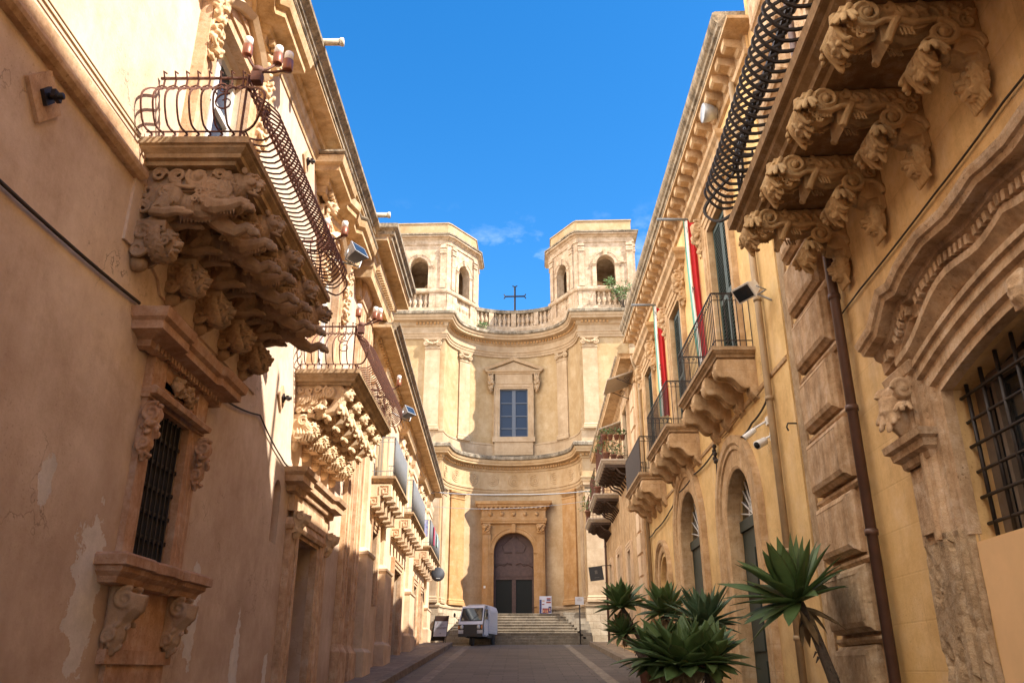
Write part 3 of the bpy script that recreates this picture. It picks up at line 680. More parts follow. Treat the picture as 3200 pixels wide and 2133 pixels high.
# ------------------------------------------------------------------ carved prototypes (meshes shared by every copy)
LION = build_lion(); HEAD = build_head_corbel(); ROC = build_rocaille()
_protos = {}
def carved(name, mb, mat, parent, loc, rot=(0, 0, 0), voxel=.011, key=None, label=None):
    k = key or name
    if k not in _protos:
        _protos[k] = obj(name, mb, mat, parent, remesh=voxel, loc=loc, rot=rot); o = _protos[k]
    else:
        o = copy_part(_protos[k], parent, loc, rot); o.name = name
    if label: o['label'] = label
    return o
def scroll_bracket(h, o, wd, seed=0):
    """small carved console: local x outwards, y across, z down from 0"""
    mb = MB()
    mb.tube([(o*.8, 0, -h*.12), (o*.75, 0, -h*.3), (o*.35, 0, -h*.5), (o*.3, 0, -h*.75), (o*.12, 0, -h)], wd*.45, 7, [wd*.5, wd*.5, wd*.4, wd*.38, wd*.2])
    mb.box(0, o*.35, -wd*.4, wd*.4, -h*.8, 0)
    for sd in (-1, 1):
        mb.spiral((o*.62, sd*wd*.45, -h*.2), (1,0,0), (0,0,1), h*.17, h*.03, 1.6, h*.045, 1); mb.spiral((o*.25, sd*wd*.42, -h*.72), (1,0,0), (0,0,-1), h*.12, h*.02, 1.5, h*.04, 2)
    leafy(mb, (o*.55, 0, -h*.45), h*.2, 26, 70+seed, (.8, 1, 1.3)); leafy(mb, (o*.3, 0, -h*.85), h*.14, 16, 80+seed)
    return mb
def garland(h, wd, d, seed, head=False):
    """hanging carved fruit and leaves: local x outwards, y across, z down"""
    mb = MB(); rnd = random.Random(seed); mb.box(-.02, d*.35, -wd*.3, wd*.3, -h*.95, 0)
    n = int(h*60)
    for i in range(n):
        z = -h*rnd.random(); ww = wd*.5*(1-.55*abs(z)/h); y = rnd.uniform(-ww, ww)
        mb.ell((d*rnd.uniform(.35, .9), y, z), (rnd.uniform(.02, .045), rnd.uniform(.02, .05), rnd.uniform(.025, .06)), (rnd.uniform(-1, 1), rnd.uniform(-1, 1), 0), 7, 5)
    for k in range(4):
        mb.spiral((d*.7, wd*.22*(-1)**k, -h*(.12+.22*k)), (0,1,0), (0,0,1), .075, .015, 1.4, .026, k)
    if head:
        c = Vector((d*.9, 0, -.05)); mb.ell(c, (.10, .09, .125), None, 12, 9); mb.tube([c+Vector((.09, 0, .03)), c+Vector((.125, 0, -.025))], .017, 6, [.012, .024])
        mb.ell(c+Vector((.085, 0, -.065)), (.025, .032, .016)); mb.ell(c+Vector((.06, 0, -.115)), (.035, .036, .024))
        for sd in (-1, 1): mb.ell(c+Vector((.08, sd*.036, .048)), (.022, .03, .011))
        leafy(mb, c+Vector((-.04, 0, .05)), .135, 46, seed+9)
    return mb
def ring_frame(T, a0, a1, z0, z1, wd, o, mat, name, parent, sill=False):
    """moulded architrave round a rectangular opening"""
    mb = MB(T); mb.sweep([(a0, z0), (a0, z1), (a1, z1), (a1, z0)], [(0, -.05), (0, o*.6), (wd*.3, o*.6), (wd*.32, o*.8), (wd*.7, o*.8), (wd*.74, o), (wd, o), (wd, -.05)], wall)
    return obj(name, mb, mat, parent)
def cornice(T, a0, a1, z, prof, mat, name, parent, oin=-.05, ress=None):
    path = [(a0, oin), (a0, 0)]
    for (r0, r1, d) in (ress or []): path += [(r0, 0), (r0, d), (r1, d), (r1, 0)]
    path += [(a1, 0), (a1, oin)]
    if abs(path[-2][0] - path[-3][0]) < 1e-6 and ress: path = path[:-2] + [(a1, oin)]
    mb = MB(T); o0 = min(d for d, q in prof)
    mb.sweep(path, [(d, z+q) for d, q in prof] + [(-.04, z+prof[-1][1]), (-.04, z+prof[0][1])], plan)
    return obj(name, mb, mat, parent)
def dentils(T, a0, a1, o0, o1, z0, z1, step, mb):
    n = int((a1-a0)/step)
    for i in range(n):
        a = a0 + (i+.5)*(a1-a0)/n; mb.box(a-step*.28, a+step*.28, o0, o1, z0, z1)
# ================================================================== LEFT: the palazzo
pal = empty('palazzo', (XL, 8, gz(8)), 'pale peach plastered palazzo nearest on the left, with carved lion balcony and string course', 'building')
win = rect(7.8, 8.68, .97, 2.44); portal = rect(13.55, 14.85, -1.4, 2.0); niche = arch_pts(12.14, 12.5, 1.75, 2.5)
bd1 = rect(7.75, 8.95, 4.6, 7.35); bd2 = rect(13.6, 14.8, 4.4, 7.35)
shell('wall', TL, -14, 18.8, -4.0, 8.75, 6, [win, portal, niche, bd1, bd2], M['pal_wall'], pal, .38)
mb = MB(TL); mb.prism(arch_pts(12.14, 12.5, 1.75, 2.5), wall, -.36, -.38); obj('niche', mb, M['pal_stone'], pal)
mb = MB(TL); mb.sweep([(-14, 0), (6.62, 0), (6.62, -.1)], [(0, 4.30), (.05, 4.31), (.085, 4.345), (.095, 4.38), (.085, 4.415), (.05, 4.44), (.045, 4.46), (.05, 4.58), (0, 4.60)], plan); obj('string_course', mb, M['pal_stone'], pal)
mb = MB(TL); mb.prism([(6.62, 3.66), (6.62, 4.56), (10.7, 4.56), (10.7, 3.5), (7.5, 3.5), (7.42, 3.62), (7.2, 3.7)], wall, -.02, .028); obj('raised_panel', mb, M['pal_wall'], pal)
# top cornice, with the break forward at the corner
CORN = [(.02, -.42), (.04, -.30), (.07, -.26), (.08, -.10), (.13, -.08), (.14, .02), (.40, .05), (.40, .10)]
cornice(TL, -14, 16.4, 8.82, CORN, M['pal_cornice'], 'cornice', pal)
c2 = [(d+.36, q*1.5) for d, q in CORN] + [(.80, .2)]
cornice(TL, 16.75, 19.0, 8.70, [(.02, -.95), (.10, -.93), (.12, -.55)] + c2, M['pal_cornice'], 'corner_cornice', pal)
mb = MB(TL); mb.sweep([(-14, 0), (16.42, 0)], [(-1.0, 8.923), (.42, 8.921), (.42, 9.0), (.455, 9.02), (.465, 9.07), (.52, 9.12), (.555, 9.15), (.56, 9.21), (.5, 9.235), (-1.0, 9.26)], plan)
mb.sweep([(16.7, -.4), (16.7, .37), (19.05, .37), (19.05, -.4)], [(-.35, 8.905), (.45, 8.903), (.45, 9.0), (.50, 9.03), (.51, 9.12), (.58, 9.18), (.58, 9.28), (.5, 9.31), (-.35, 9.33)], plan); obj('cornice_top', mb, M['lichen'], pal)
mb = MB(TL); dentils(TL, 16.6, 18.95, .42, .52, 8.36, 8.52, .13, mb); dentils(TL, 10.0, 12.6, .06, .10, 8.74, 8.80, .12, mb); obj('dentil', mb, M['pal_cornice'], pal)['kind'] = 'stuff'
for a0, a1 in ((16.95, 17.55), (17.95, 18.6)):
    mb = MB(TL)
    mb.box(a0, a1, -.05, .10, -4, 8.2)
    mb.box(a0+.1, a0+.2, .1, .125, 1.0, 7.6); mb.box(a1-.2, a1-.1, .1, .125, 1.0, 7.6)
    mb.sweep([(a0, -.05), (a0, .10), (a1, .10), (a1, -.05)], [(0, 7.7), (.03, 7.72), (.03, 7.8), (.09, 7.9), (.12, 8.15), (0, 8.15)], plan)
    mb.sweep([(a0, -.05), (a0, .10), (a1, .10), (a1, -.05)], [(0, -4), (.07, -4), (.07, .35), (.03, .42), (0, .5)], plan)
    obj('pilaster', mb, M['pal_stone'], pal)
def balcony_window(a0, a1, hood0, hood1, k):
    cc = (a0+a1)/2
    f = ring_frame(TL, a0, a1, 4.75, 7.35, .42, .14, M['pal_stone'], 'balcony_window', pal)
    mb = MB(TL); mb.box(a0+.04, a1-.04, -.22, -.20, 4.8, 7.3); obj('pane', mb, M['glass_blue'], f)
    mb = MB(TL)
    for x0, x1, q0, q1 in ((a0, a0+.08, 4.7, 7.35), (a1-.08, a1, 4.7, 7.35), (cc-.06, cc+.06, 4.7, 7.35), (a0+.08, cc-.06, 6.5, 6.58), (cc+.06, a1-.08, 6.5, 6.58), (a0+.08, cc-.06, 5.5, 5.56), (cc+.06, a1-.08, 5.5, 5.56), (a0+.08, cc-.06, 7.25, 7.35), (cc+.06, a1-.08, 7.25, 7.35)): mb.box(x0, x1, -.25, -.14, q0, q1)
    obj('window_frame', mb, M['white_paint'], f)
    # hood: two end blocks stepping forward, curved middle
    mb = MB(TL); W = [(.0, 7.98), (.06, 8.0), (.07, 8.12), (.12, 8.14), (.13, 8.24), (.34, 8.28), (.34, 8.38), (.40, 8.42), (.43, 8.55), (-.03, 8.57)]
    mb.sweep([(hood0, -.05), (hood0, .10), (hood0+.62, .10), (hood0+.70, -.02), (cc-.25, .0), (cc, .08), (cc+.25, .0), (hood1-.70, -.02), (hood1-.62, .10), (hood1, .10), (hood1, -.05)], W + [(-.03, 7.98)], plan)
    dentils(TL, hood0+.05, hood0+.6, .18, .26, 8.02, 8.10, .10, mb); dentils(TL, hood1-.6, hood1-.05, .18, .26, 8.02, 8.10, .10, mb)
    obj('hood', mb, M['pal_cornice'], f)
    mb = MB(TL); mb.sweep([(hood0, -.05), (hood0, .10), (hood0+.62, .10), (hood0+.70, -.02), (hood1-.70, -.02), (hood1-.62, .10), (hood1, .10), (hood1, -.05)], [(-.1, 8.572), (.435, 8.57), (.455, 8.60), (.45, 8.64), (-.1, 8.66)], plan); obj('hood_top', mb, M['lichen'], f)
    for a in (hood0+.32, hood1-.32): carved('portrait_head', garland(.75, .36, .24, 90, True), M['pale_carved'], f, TL(a, .0, 7.93), voxel=.013, key='garland_head')
    for a in (a0-.30, a1+.30): carved('garland', garland(.95, .32, .16, 95), M['pale_carved'], f, TL(a, .10, 7.35), voxel=.013, key='garland')
    mb = MB(TL); mb.sweep([(a0-.1, 7.4), (cc-.4, 7.62), (cc, 7.8), (cc+.4, 7.62), (a1+.1, 7.4)], [(0, 0), (0, .2), (.06, .26), (.12, .2), (.14, 0)], wall); obj('arched_moulding', mb, M['pale_carved'], f)
balcony_window(7.75, 8.95, 6.95, 9.62, 0)
balcony_window(13.6, 14.8, 12.85, 15.65, 1)
def squeeze(m):
    q = MB(); q.v = [(x, y*.86, z) for x, y, z in m.v]; q.f = m.f; return q
def palazzo_balcony(a0, a1, z, ys, key, mesh, step, zc):
    b = molded_slab(TL, a0, a1, 1.03, z, [(d, q*.85) for d, q in SLAB], M['lichen_soft'], 'balcony', pal)
    for y in ys: carved(key, squeeze(mesh), M['pal_carved'] if key == 'lion_corbel' else M['pale_carved'], b, TL(y, 0, zc), voxel=.0062)
    obj('railing', bellied_railing(TL, a0+.05, a1-.05, .98, z+.222, .80, .27, step, .0105), M['iron_rust'], b)
    return b
palazzo_balcony(6.6, 10.25, 4.52, [6.90, 7.69, 8.48, 9.27, 10.02], 'lion_corbel', LION, .098, 4.54)
palazzo_balcony(12.6, 16.2, 4.33, [12.88, 13.58, 14.28, 14.98, 15.68], 'portrait_corbel', HEAD, .10, 4.35)
# barred window under the lions
f = ring_frame(TL, 7.8, 8.68, .97, 2.44, .27, .06, M['red_stone'], 'barred_window', pal)
mb = MB(TL); mb.box(7.79, 8.69, -.10, -.07, .96, 2.45); obj('pane', mb, M['dark'], f)
mb = MB(TL)
for k in range(1, 6): mb.box(7.8, 8.68, -.05, -.035, .97+k*.245-.018, .97+k*.245+.018)
for k in range(1, 8): mb.tube([(7.8+k*.11, -.025, .97), (7.8+k*.11, -.025, 2.44)], .011, 4)
obj('grille', mb, M['iron_black'], f)
mb = MB(TL); mb.box(7.86, 8.62, .0, .06, 2.60, 2.86); mb.sweep([(7.52, -.05), (7.52, .10), (8.96, .10), (8.96, -.05)], [(0, .9), (.03, .9), (.03, 2.88), (0, 2.88)], plan) if False else None
mb.box(7.50, 7.80, .0, .085, 2.44, 2.86); mb.box(8.68, 8.98, .0, .085, 2.44, 2.86); mb.sweep([(7.55, -.02), (7.55, .1), (8.93, .1), (8.93, -.02)], [(0, 2.46), (.05, 2.48), (.06, 2.53), (.03, 2.56), (0, 2.58)], plan)
obj('frieze', mb, M['red_stone'], f)
carved('frieze_carving', (lambda m: (leafy(m, (.05, -.14, 0), .13, 30, 7, (.5, 1.3, .8)), leafy(m, (.05, .14, 0), .13, 30, 8, (.5, 1.3, .8)), m)[-1])(MB()), M['pal_carved'], f, TL(8.24, .05, 2.72), voxel=.012)
mb = MB(TL); path = [(7.30, -.05), (7.30, .08), (7.62, .08), (7.66, .03), (8.82, .03), (8.86, .08), (9.18, .08), (9.18, -.05)]
mb.sweep(path, [(0, 2.84), (.05, 2.86), (.055, 2.92), (.12, 2.95), (.22, 2.97), (.22, 3.05), (.26, 3.08), (.28, 3.17), (-.03, 3.19), (-.03, 2.84)], plan); dentils(TL, 7.35, 9.15, .10, .15, 2.865, 2.925, .085, mb)
obj('cornice', mb, M['red_stone'], f)
for a in (7.56, 8.92): carved('side_scroll', scroll_bracket(.58, .10, .12, 1), M['red_stone'], f, TL(a, .07, 2.40), voxel=.009)
mb = MB(TL); path = [(7.36, -.05), (7.36, .10), (7.74, .10), (7.80, .0), (7.95, .06), (8.24, .10), (8.53, .06), (8.68, 0), (8.74, .10), (9.12, .10), (9.12, -.05)]
mb.sweep(path, [(0, .70), (.06, .71), (.08, .76), (.13, .80), (.135, .84), (.18, .85), (.18, .93), (.15, .955), (-.1, .965), (-.1, .70)], plan); obj('sill', mb, M['red_stone'], f)
for a in (7.62, 8.86): carved('sill_bracket', scroll_bracket(.58, .24, .24, 3), M['pal_carved'], f, TL(a, .02, .71), voxel=.011)
mb = MB(TL); mb.box(7.56, 8.92, -.03, .03, .18, .70); mb.box(7.52, 8.96, -.03, .075, .06, .18); mb.box(7.62, 8.86, -.03, .05, -.2, .06); obj('apron', mb, M['red_stone'], f)
# portal under the second balcony
f = ring_frame(TL, 13.55, 14.85, -1.4, 2.0, .34, .12, M['pal_stone'], 'portal', pal)
mb = MB(TL); mb.box(13.5, 14.9, -.37, -.34, -1.4, 2.05)
for a in (13.75, 14.3): mb.box(a, a+.4, -.34, -.315, -.3, .7); mb.box(a, a+.4, -.34, -.315, .85, 1.85)
obj('door', mb, M['dark_wood'], f)
mb = MB(TL)
for a0, a1 in ((12.95, 13.21), (15.19, 15.45)): mb.box(a0, a1, -.03, .10, -1.4, 2.05)
mb.box(12.95, 15.45, -.03, .09, 2.34, 2.62)
mb.sweep([(12.95, -.05), (12.95, .09), (15.45, .09), (15.45, -.05)], [(0, 2.05), (.03, 2.06), (.05, 2.12), (.02, 2.2), (0, 2.24)], plan)
mb.sweep([(12.85, -.05), (12.85, .08), (13.25, .08), (13.3, .02), (15.1, .02), (15.15, .08), (15.55, .08), (15.55, -.05)], [(0, 2.60), (.06, 2.62), (.07, 2.70), (.2, 2.74), (.21, 2.83), (.26, 2.88), (.28, 2.95), (-.03, 2.97), (-.03, 2.60)], plan)
dentils(TL, 12.95, 15.45, .10, .16, 2.63, 2.71, .09, mb); obj('cornice', mb, M['pal_stone'], f)
for a in (13.08, 15.32): carved('carved_capital', scroll_bracket(.42, .2, .24, 5), M['pale_carved'], f, TL(a, .09, 2.34), voxel=.011)
# iron anchor plates
def anchor(a, z, s, label):
    e = empty('tie_rod_anchor', TL(a, 0, z), label, 'wall anchor', 'tie rod anchors on the palazzo wall')
    mb = MB(TL); mb.prism([(a-.26*s, z), (a, z+.27*s), (a+.26*s, z), (a, z-.27*s)], wall, -.01, .035); obj('stone_plate', mb, M['pal_stone'], e)
    mb = MB(TL); mb.prism([(a-.09*s, z), (a, z+.10*s), (a+.09*s, z), (a, z-.10*s)], wall, .035, .065); mb.tube([(a, .06, z), (a, .17, z)], .028, 8); mb.box(a-.05, a+.05, .10, .135, z-.03, z+.03); obj('iron_bolt', mb, M['iron_black'], e)
anchor(5.10, 4.04, .9, 'diamond stone plate with iron bolt in the shade below the string course')
anchor(11.9, 8.05, .85, 'sunlit diamond anchor plate high under the palazzo cornice')
anchor(11.95, 3.85, .75, 'small anchor plate on the lit wall between the two carved balconies')
def spout(a, z, ln, T, o, label):
    mb = MB(T); mb.tube([(a, o-.3, z), (a, o+ln, z+.0)], .055, 10); mb.tube([(a, o+ln-.02, z), (a, o+ln+.03, z)], .068, 10)
    tag(obj('water_spout', mb, M['spout']), label, 'water spout', 'terracotta spouts on the left cornices')
spout(10.4, 9.26, .33, TL, .5, 'terracotta spout jutting from the palazzo cornice at the top of the picture')
spout(15.75, 9.26, .30, TL, .5, 'terracotta spout jutting from the palazzo cornice near its corner block')
# ================================================================== LEFT: the house after the palazzo
fh = empty('townhouse', TF(28, 0, gz(28)), 'sunlit pale house beyond the palazzo with three balconies screened in grey', 'building')
H = [rect(20.3, 21.2, 1.5, 3.2), rect(25.0, 27.0, -1, 2.85), rect(31.2, 32.6, 0, 2.95), rect(34.2, 35.4, 0, 2.95), rect(20.35, 21.45, 4.35, 6.5), rect(25.9, 27.2, 4.35, 6.5), rect(32.9, 34.2, 4.35, 6.5)]
shell('wall', TF, 18.82, 38.9, -4, 7.8, 6, H, M['far_wall'], fh, .35)
FC = [(.0, -.75), (.04, -.74), (.04, -.62), (.0, -.6), (.0, -.32), (.06, -.30), (.09, -.2), (.12, -.18), (.15, -.05), (.50, -.02), (.50, .05)]
cornice(TF, 18.84, 38.95, 7.72, FC, M['pal_cornice'], 'cornice', fh)
mb = MB(TF); mb.sweep([(18.84, 0), (39.0, 0)], [(-1, 7.773), (.51, 7.771), (.51, 7.83), (.56, 7.85), (.57, 7.90), (.62, 7.94), (.65, 7.97), (.65, 8.03), (-1, 8.07)], plan); obj('cornice_top', mb, M['lichen'], fh)
mb = MB(TF); dentils(TF, 18.9, 38.9, .10, .19, 7.56, 7.66, .2, mb); dentils(TF, 18.9, 38.9, .0, .05, 7.16, 7.30, .16, mb); obj('dentil', mb, M['pal_cornice'], fh)['kind'] = 'stuff'
for a0, a1 in ((18.95, 19.9), (22.3, 23.6), (29.0, 30.6), (36.6, 38.4)):
    mb = MB(TF); mb.box(a0+.05, a1-.05, -.04, .10, 2.62, 7.0); mb.box(a0-.03, a1+.03, -.04, .19, -4, 2.45)
    mb.sweep([(a0-.03, -.04), (a0-.03, .19), (a1+.03, .19), (a1+.03, -.04)], [(0, 2.42), (.03, 2.44), (.04, 2.5), (-.04, 2.56), (-.1, 2.64), (-.12, 2.64), (-.12, 2.42)], plan)
    mb.sweep([(a0-.03, -.04), (a0-.03, .19), (a1+.03, .19), (a1+.03, -.04)], [(0, -4), (.06, -4), (.06, gz(a0)+.65), (0, gz(a0)+.72)], plan)
    mb.sweep([(a0+.05, -.04), (a0+.05, .10), (a1-.05, .10), (a1-.05, -.04)], [(0, 6.5), (.04, 6.52), (.05, 6.6), (.02, 6.7), (.08, 6.85), (.1, 6.98), (0, 6.98)], plan); obj('pilaster', mb, M['far_wall'], fh)
f = ring_frame(TF, 20.3, 21.2, 1.5, 3.2, .22, .10, M['pal_stone'], 'barred_window', fh)
mb = MB(TF); mb.box(20.25, 21.25, -.33, -.3, 1.45, 3.25); obj('pane', mb, M['dark'], f)
mb = MB(TF)
for k in range(1, 8): mb.tube([(20.3, -.08, 1.5+k*.21), (21.2, -.08, 1.5+k*.21)], .011, 4)
for k in range(1, 7): mb.tube([(20.3+k*.13, -.065, 1.5), (20.3+k*.13, -.065, 3.2)], .011, 4)
obj('grille', mb, M['iron_black'], f)
for (a0, a1, z0, z1) in ((25.0, 27.0, -1, 2.85), (31.2, 32.6, 0, 2.95), (34.2, 35.4, 0, 2.95)):
    f = ring_frame(TF, a0, a1, z0, z1, .26, .12, M['pal_stone'], 'doorway', fh)
    mb = MB(TF); mb.box(a0-.02, a1+.02, -.33, -.3, z0, z1+.05); n = 3
    for k in range(2):
        x = a0 + (a1-a0)*(.06+.48*k); ww = (a1-a0)*.4
        for q in (.08, .4, .7): mb.box(x, x+ww, -.3, -.28, z0+1+(z1-z0-1)*q, z0+1+(z1-z0-1)*(q+.24))
    obj('door', mb, M['dark_wood'], f)
for (a0, a1) in ((20.35, 21.45), (25.9, 27.2), (32.9, 34.2)):
    cc = (a0+a1)/2
    f = ring_frame(TF, a0, a1, 4.35, 6.5, .26, .11, M['pale_carved'], 'balcony_window', fh)
    mb = MB(TF); mb.box(a0, a1, -.3, -.27, 4.35, 6.5)
    for k in range(20): mb.hexa([(a0+.06, -.26, 4.5+k*.098), (a1-.06, -.26, 4.5+k*.098), (a1-.06, -.20, 4.45+k*.098), (a0+.06, -.20, 4.45+k*.098), (a0+.06, -.27, 4.52+k*.098), (a1-.06, -.27, 4.52+k*.098), (a1-.06, -.215, 4.47+k*.098), (a0+.06, -.215, 4.47+k*.098)])
    obj('shutter', mb, M['green_wood'], f)
    mb = MB(TF); mb.sweep([(a0-.55, -.03), (a0-.55, .06), (a1+.55, .06), (a1+.55, -.03)], [(0, 6.82), (.05, 6.84), (.07, 6.9), (.2, 6.94), (.22, 7.02), (.26, 7.08), (-.03, 7.10), (-.03, 6.82)], plan); obj('hood', mb, M['pal_cornice'], f)
    for a, s in ((a0-.42, 0), (a1+.42, 1)): carved('hood_scroll', (lambda m: (m.spiral((.12, 0, -.12), (.3,1,0), (0,0,1), .12, .03, 1.6, .05, 0), m.spiral((.12, 0, -.40), (.3,1,0), (0,0,-1), .11, .03, 1.6, .05, 1), m.tube([(.08, 0, 0), (.14, -.1, -.25), (.1, .05, -.5), (.05, 0, -.72)], .05, 6), leafy(m, (.1, 0, -.6), .1, 20, 4), m.box(0, .06, -.12, .12, -.7, 0), m)[-1])(MB()), M['pale_carved'], f, TF(a, .0, 6.82), voxel=.014)
    carved('hood_carving', (lambda m: (leafy(m, (.06, -.3, 0), .15, 30, 14, (.5, 1.8, .7)), leafy(m, (.06, .3, 0), .15, 30, 15, (.5, 1.8, .7)), m)[-1])(MB()), M['pale_carved'], f, TF(cc, .02, 6.66), voxel=.015)
def key_corbel():
    mb = MB()
    for i, (o1, z0, z1) in enumerate(((.58, -.26, 0), (.33, -.50, -.262))):
        mb.box(-.02, o1, -.12, .12, z0, z1)
        mb.hexa([(o1-.16, -.125, z0-.0), (o1, -.125, z0), (o1, .125, z0), (o1-.16, .125, z0), (o1-.19, -.125, z0-.045), (o1+.025, -.125, z0-.03), (o1+.025, .125, z0-.03), (o1-.19, .125, z0-.045)])
        for y in (-.128, .128):
            q = [(o1-.27, z0+.03), (o1-.27, z1-.03), (o1-.05, z1-.03), (o1-.05, z0+.05), (o1-.19, z0+.05), (o1-.19, z1-.09), (o1-.11, z1-.09), (o1-.11, z0+.10)]
            for k in range(len(q)-1): mb.tube([(q[k][0], y, q[k][1]), (q[k+1][0], y, q[k+1][1])], .013, 4, smooth=False)
    return mb
KEY = key_corbel()
def screened_balcony(a0, a1, n, lab):
    b = molded_slab(TF, a0, a1, .66, 4.12, [(d*.8, q*.7) for d, q in SLAB], M['lichen_soft'], 'balcony', fh)
    for i in range(n):
        a = a0+.16 + (a1-a0-.32)*i/(n-1)
        if 'key' not in _protos: _protos['key'] = obj('key_corbel', KEY, M['far_wall'], b, loc=TF(a, 0, 4.11))
        else: copy_part(_protos['key'], b, TF(a, 0, 4.11))
    obj('railing', plain_railing(TF, a0+.04, a1-.04, .60, 4.30, .95, .13, .008), M['iron_grey'], b)
    mb = MB()
    m = 26
    pts = [(a0+.06+(a1-a0-.12)*i/m, .622+.006*sin(i*1.9)) for i in range(m+1)]
    for s_, (za, zb) in enumerate(((4.33, 5.27),)):
        vs = [TF(a, o, za) for a, o in pts] + [TF(a, o, zb) for a, o in pts] + [TF(a, o+.008, za) for a, o in pts] + [TF(a, o+.008, zb) for a, o in pts]
        k = m+1; fs = []
        for i in range(m): fs += [(i, i+1, k+i+1, k+i), (2*k+i, 2*k+i+1, 3*k+i+1, 3*k+i), (k+i, k+i+1, 3*k+i+1, 3*k+i), (i, i+1, 2*k+i+1, 2*k+i)]
        mb.add(vs, fs, True)
    obj('privacy_screen', mb, M['iron_grey'], b)
screened_balcony(19.35, 22.4, 5, 0); screened_balcony(24.1, 28.6, 6, 1); screened_balcony(31.0, 36.8, 6, 2)
# ================================================================== THE CHURCH at the head of the street
CY, CROT = 41.0, radians(-1.6)
CC = Vector((-.28, CY, 0))
def TC(x, d, z):                                              # x across, d depth behind the front line
    return (CC.x + x*cos(CROT) - d*sin(CROT), CC.y + x*sin(CROT) + d*cos(CROT), z)
def TCo(x, y, z): return TC(x, y, z)
RA, RB = 3.55, 3.1
def church_plan(off=0.0, n=28, wing=7.2, ress=True, ra=RA):
    """front line of the facade, left to right; off = how far it stands forward of the wall"""
    pts = [(-wing, 0), (-ra-.02, 0)]
    pts += [(-ra*cos(pi*i/n), RB*sin(pi*i/n)**.9) for i in range(1, n)]
    pts += [(ra+.02, 0), (wing, 0)]
    return pts
PLAN = church_plan()
def cplan(x, y, ww): return (x, y, ww)
# sweep goes left to right: its left normal points to +d (into the church), so outward offsets are negative
def csweep(mb, path, prof, closed=False): mb.sweep(path, [(-d, z) for d, z in prof], cplan, closed)
ch = empty('church', TC(0, 3, gz(40)), 'baroque church with concave yellow facade and two bell towers closing the street', 'church')
mb = MB(TC); csweep(mb, PLAN, [(0, -1), (0, 10.2), (-.5, 10.2), (-.5, -1)]); obj('lower_wall', mb, M['ch_pale'], ch)
mb = MB(TC); csweep(mb, PLAN, [(-.02, 10.6), (-.02, 16.7), (-.5, 16.7), (-.5, 10.6)]); obj('upper_wall', mb, M['ch_plaster'], ch)
mb = MB(TC); mb.box(-7.2, 7.2, 4.2, 14, -1, 16.8); mb.box(-7.2, -3.7, .4, 4.19, -1, 16.8); mb.box(3.7, 7.2, .4, 4.19, -1, 16.8); obj('nave_body', mb, M['ch_plaster'], ch)
mb = MB(TC); PLIN = [p for p in PLAN if abs(p[0]) > 1.9]
for half in ([p for p in PLAN if p[0] < -1.75], [p for p in PLAN if p[0] > 1.75]):
    mb = MB(TC); csweep(mb, half, [(.10, -1), (.10, 2.86), (-.1, 2.86), (-.1, -1)]); obj('plinth', mb, M['ch_plinth'], ch)
    mb = MB(TC); csweep(mb, half, [(.14, 2.862), (.15, 2.93), (.10, 2.98), (.05, 3.05), (-.1, 3.05), (-.1, 2.862)]); obj('plinth_moulding', mb, M['ch_stone'], ch)
# lower entablature
mb = MB(TC); csweep(mb, PLAN, [(.06, 8.70), (.07, 8.82), (.10, 8.83), (.11, 8.95), (.15, 8.98), (.15, 9.06), (-.1, 9.06), (-.1, 8.70)])
csweep(mb, PLAN, [(.05, 9.062), (.05, 9.94), (.10, 9.98), (.11, 10.06), (.15, 10.08), (.15, 10.20), (.19, 10.22), (.38, 10.26), (.38, 10.34), (.42, 10.38), (.46, 10.52), (-.1, 10.53), (-.1, 9.062)])
obj('lower_entablature', mb, M['ch_pale'], ch)
def along(path):
    L_ = [0]
    for i in range(1, len(path)): L_.append(L_[-1] + (Vector(path[i])-Vector(path[i-1])).length)
    return L_
def at_len(path, L_, s):
    for i in range(1, len(path)):
        if s <= L_[i]:
            t = (s-L_[i-1])/(L_[i]-L_[i-1]); a, b = Vector(path[i-1]), Vector(path[i]); p = a.lerp(b, t); d = (b-a).normalized(); return p, d
    return Vector(path[-1]), Vector((1, 0))
LEN = along(PLAN)
def teeth(mb, z0, z1, o0, o1, step, w_, s0=2.0, s1=None):
    s1 = s1 or LEN[-1]-2.0; n = int((s1-s0)/step)
    for i in range(n):
        p, d = at_len(PLAN, LEN, s0 + (i+.5)*(s1-s0)/n); q = Vector((d.y, -d.x))
        c = []
        for zz in (z0, z1):
            for a, o in ((-w_, o0), (w_, o0), (w_, o1), (-w_, o1)): v = p + d*a + q*o; c.append((v.x, v.y, zz))
        mb.hexa([c[3], c[2], c[1], c[0], c[7], c[6], c[5], c[4]])
mb = MB(TC); teeth(mb, 10.09, 10.19, .15, .23, .17, .05); teeth(mb, 17.33, 17.45, .16, .25, .19, .055); obj('dentil', mb, M['ch_gold'], ch)['kind'] = 'stuff'
for k in range(9):                                              # round rosettes and panel edges of the frieze
    s = LEN[-1]/2 + (k-4)*1.16; p, d = at_len(PLAN, LEN, s); q = Vector((d.y, -d.x)); mb = MB(TC)
    for r in (.30, .20, .09):
        c = p + q*.055; mb.tube([(c.x+d.x*r*cos(t), c.y+d.y*r*cos(t), 9.50+r*sin(t)) for t in [j*pi/9 for j in range(19)]], .024, 5)
    for sg in (-1, 1):
        e = p + q*.06 + d*.47*sg; mb.tube([(e.x, e.y, 9.12), (e.x, e.y, 9.9)], .022, 4)
    obj('rosette', mb, M['ch_pale'], ch)
mb = MB(TC); csweep(mb, PLAN, [(.44, 10.532), (.52, 10.56), (.53, 10.70), (.49, 10.75), (-.06, 10.80), (-.06, 10.532)]); obj('lower_cornice_top', mb, M['ch_lichen'], ch)
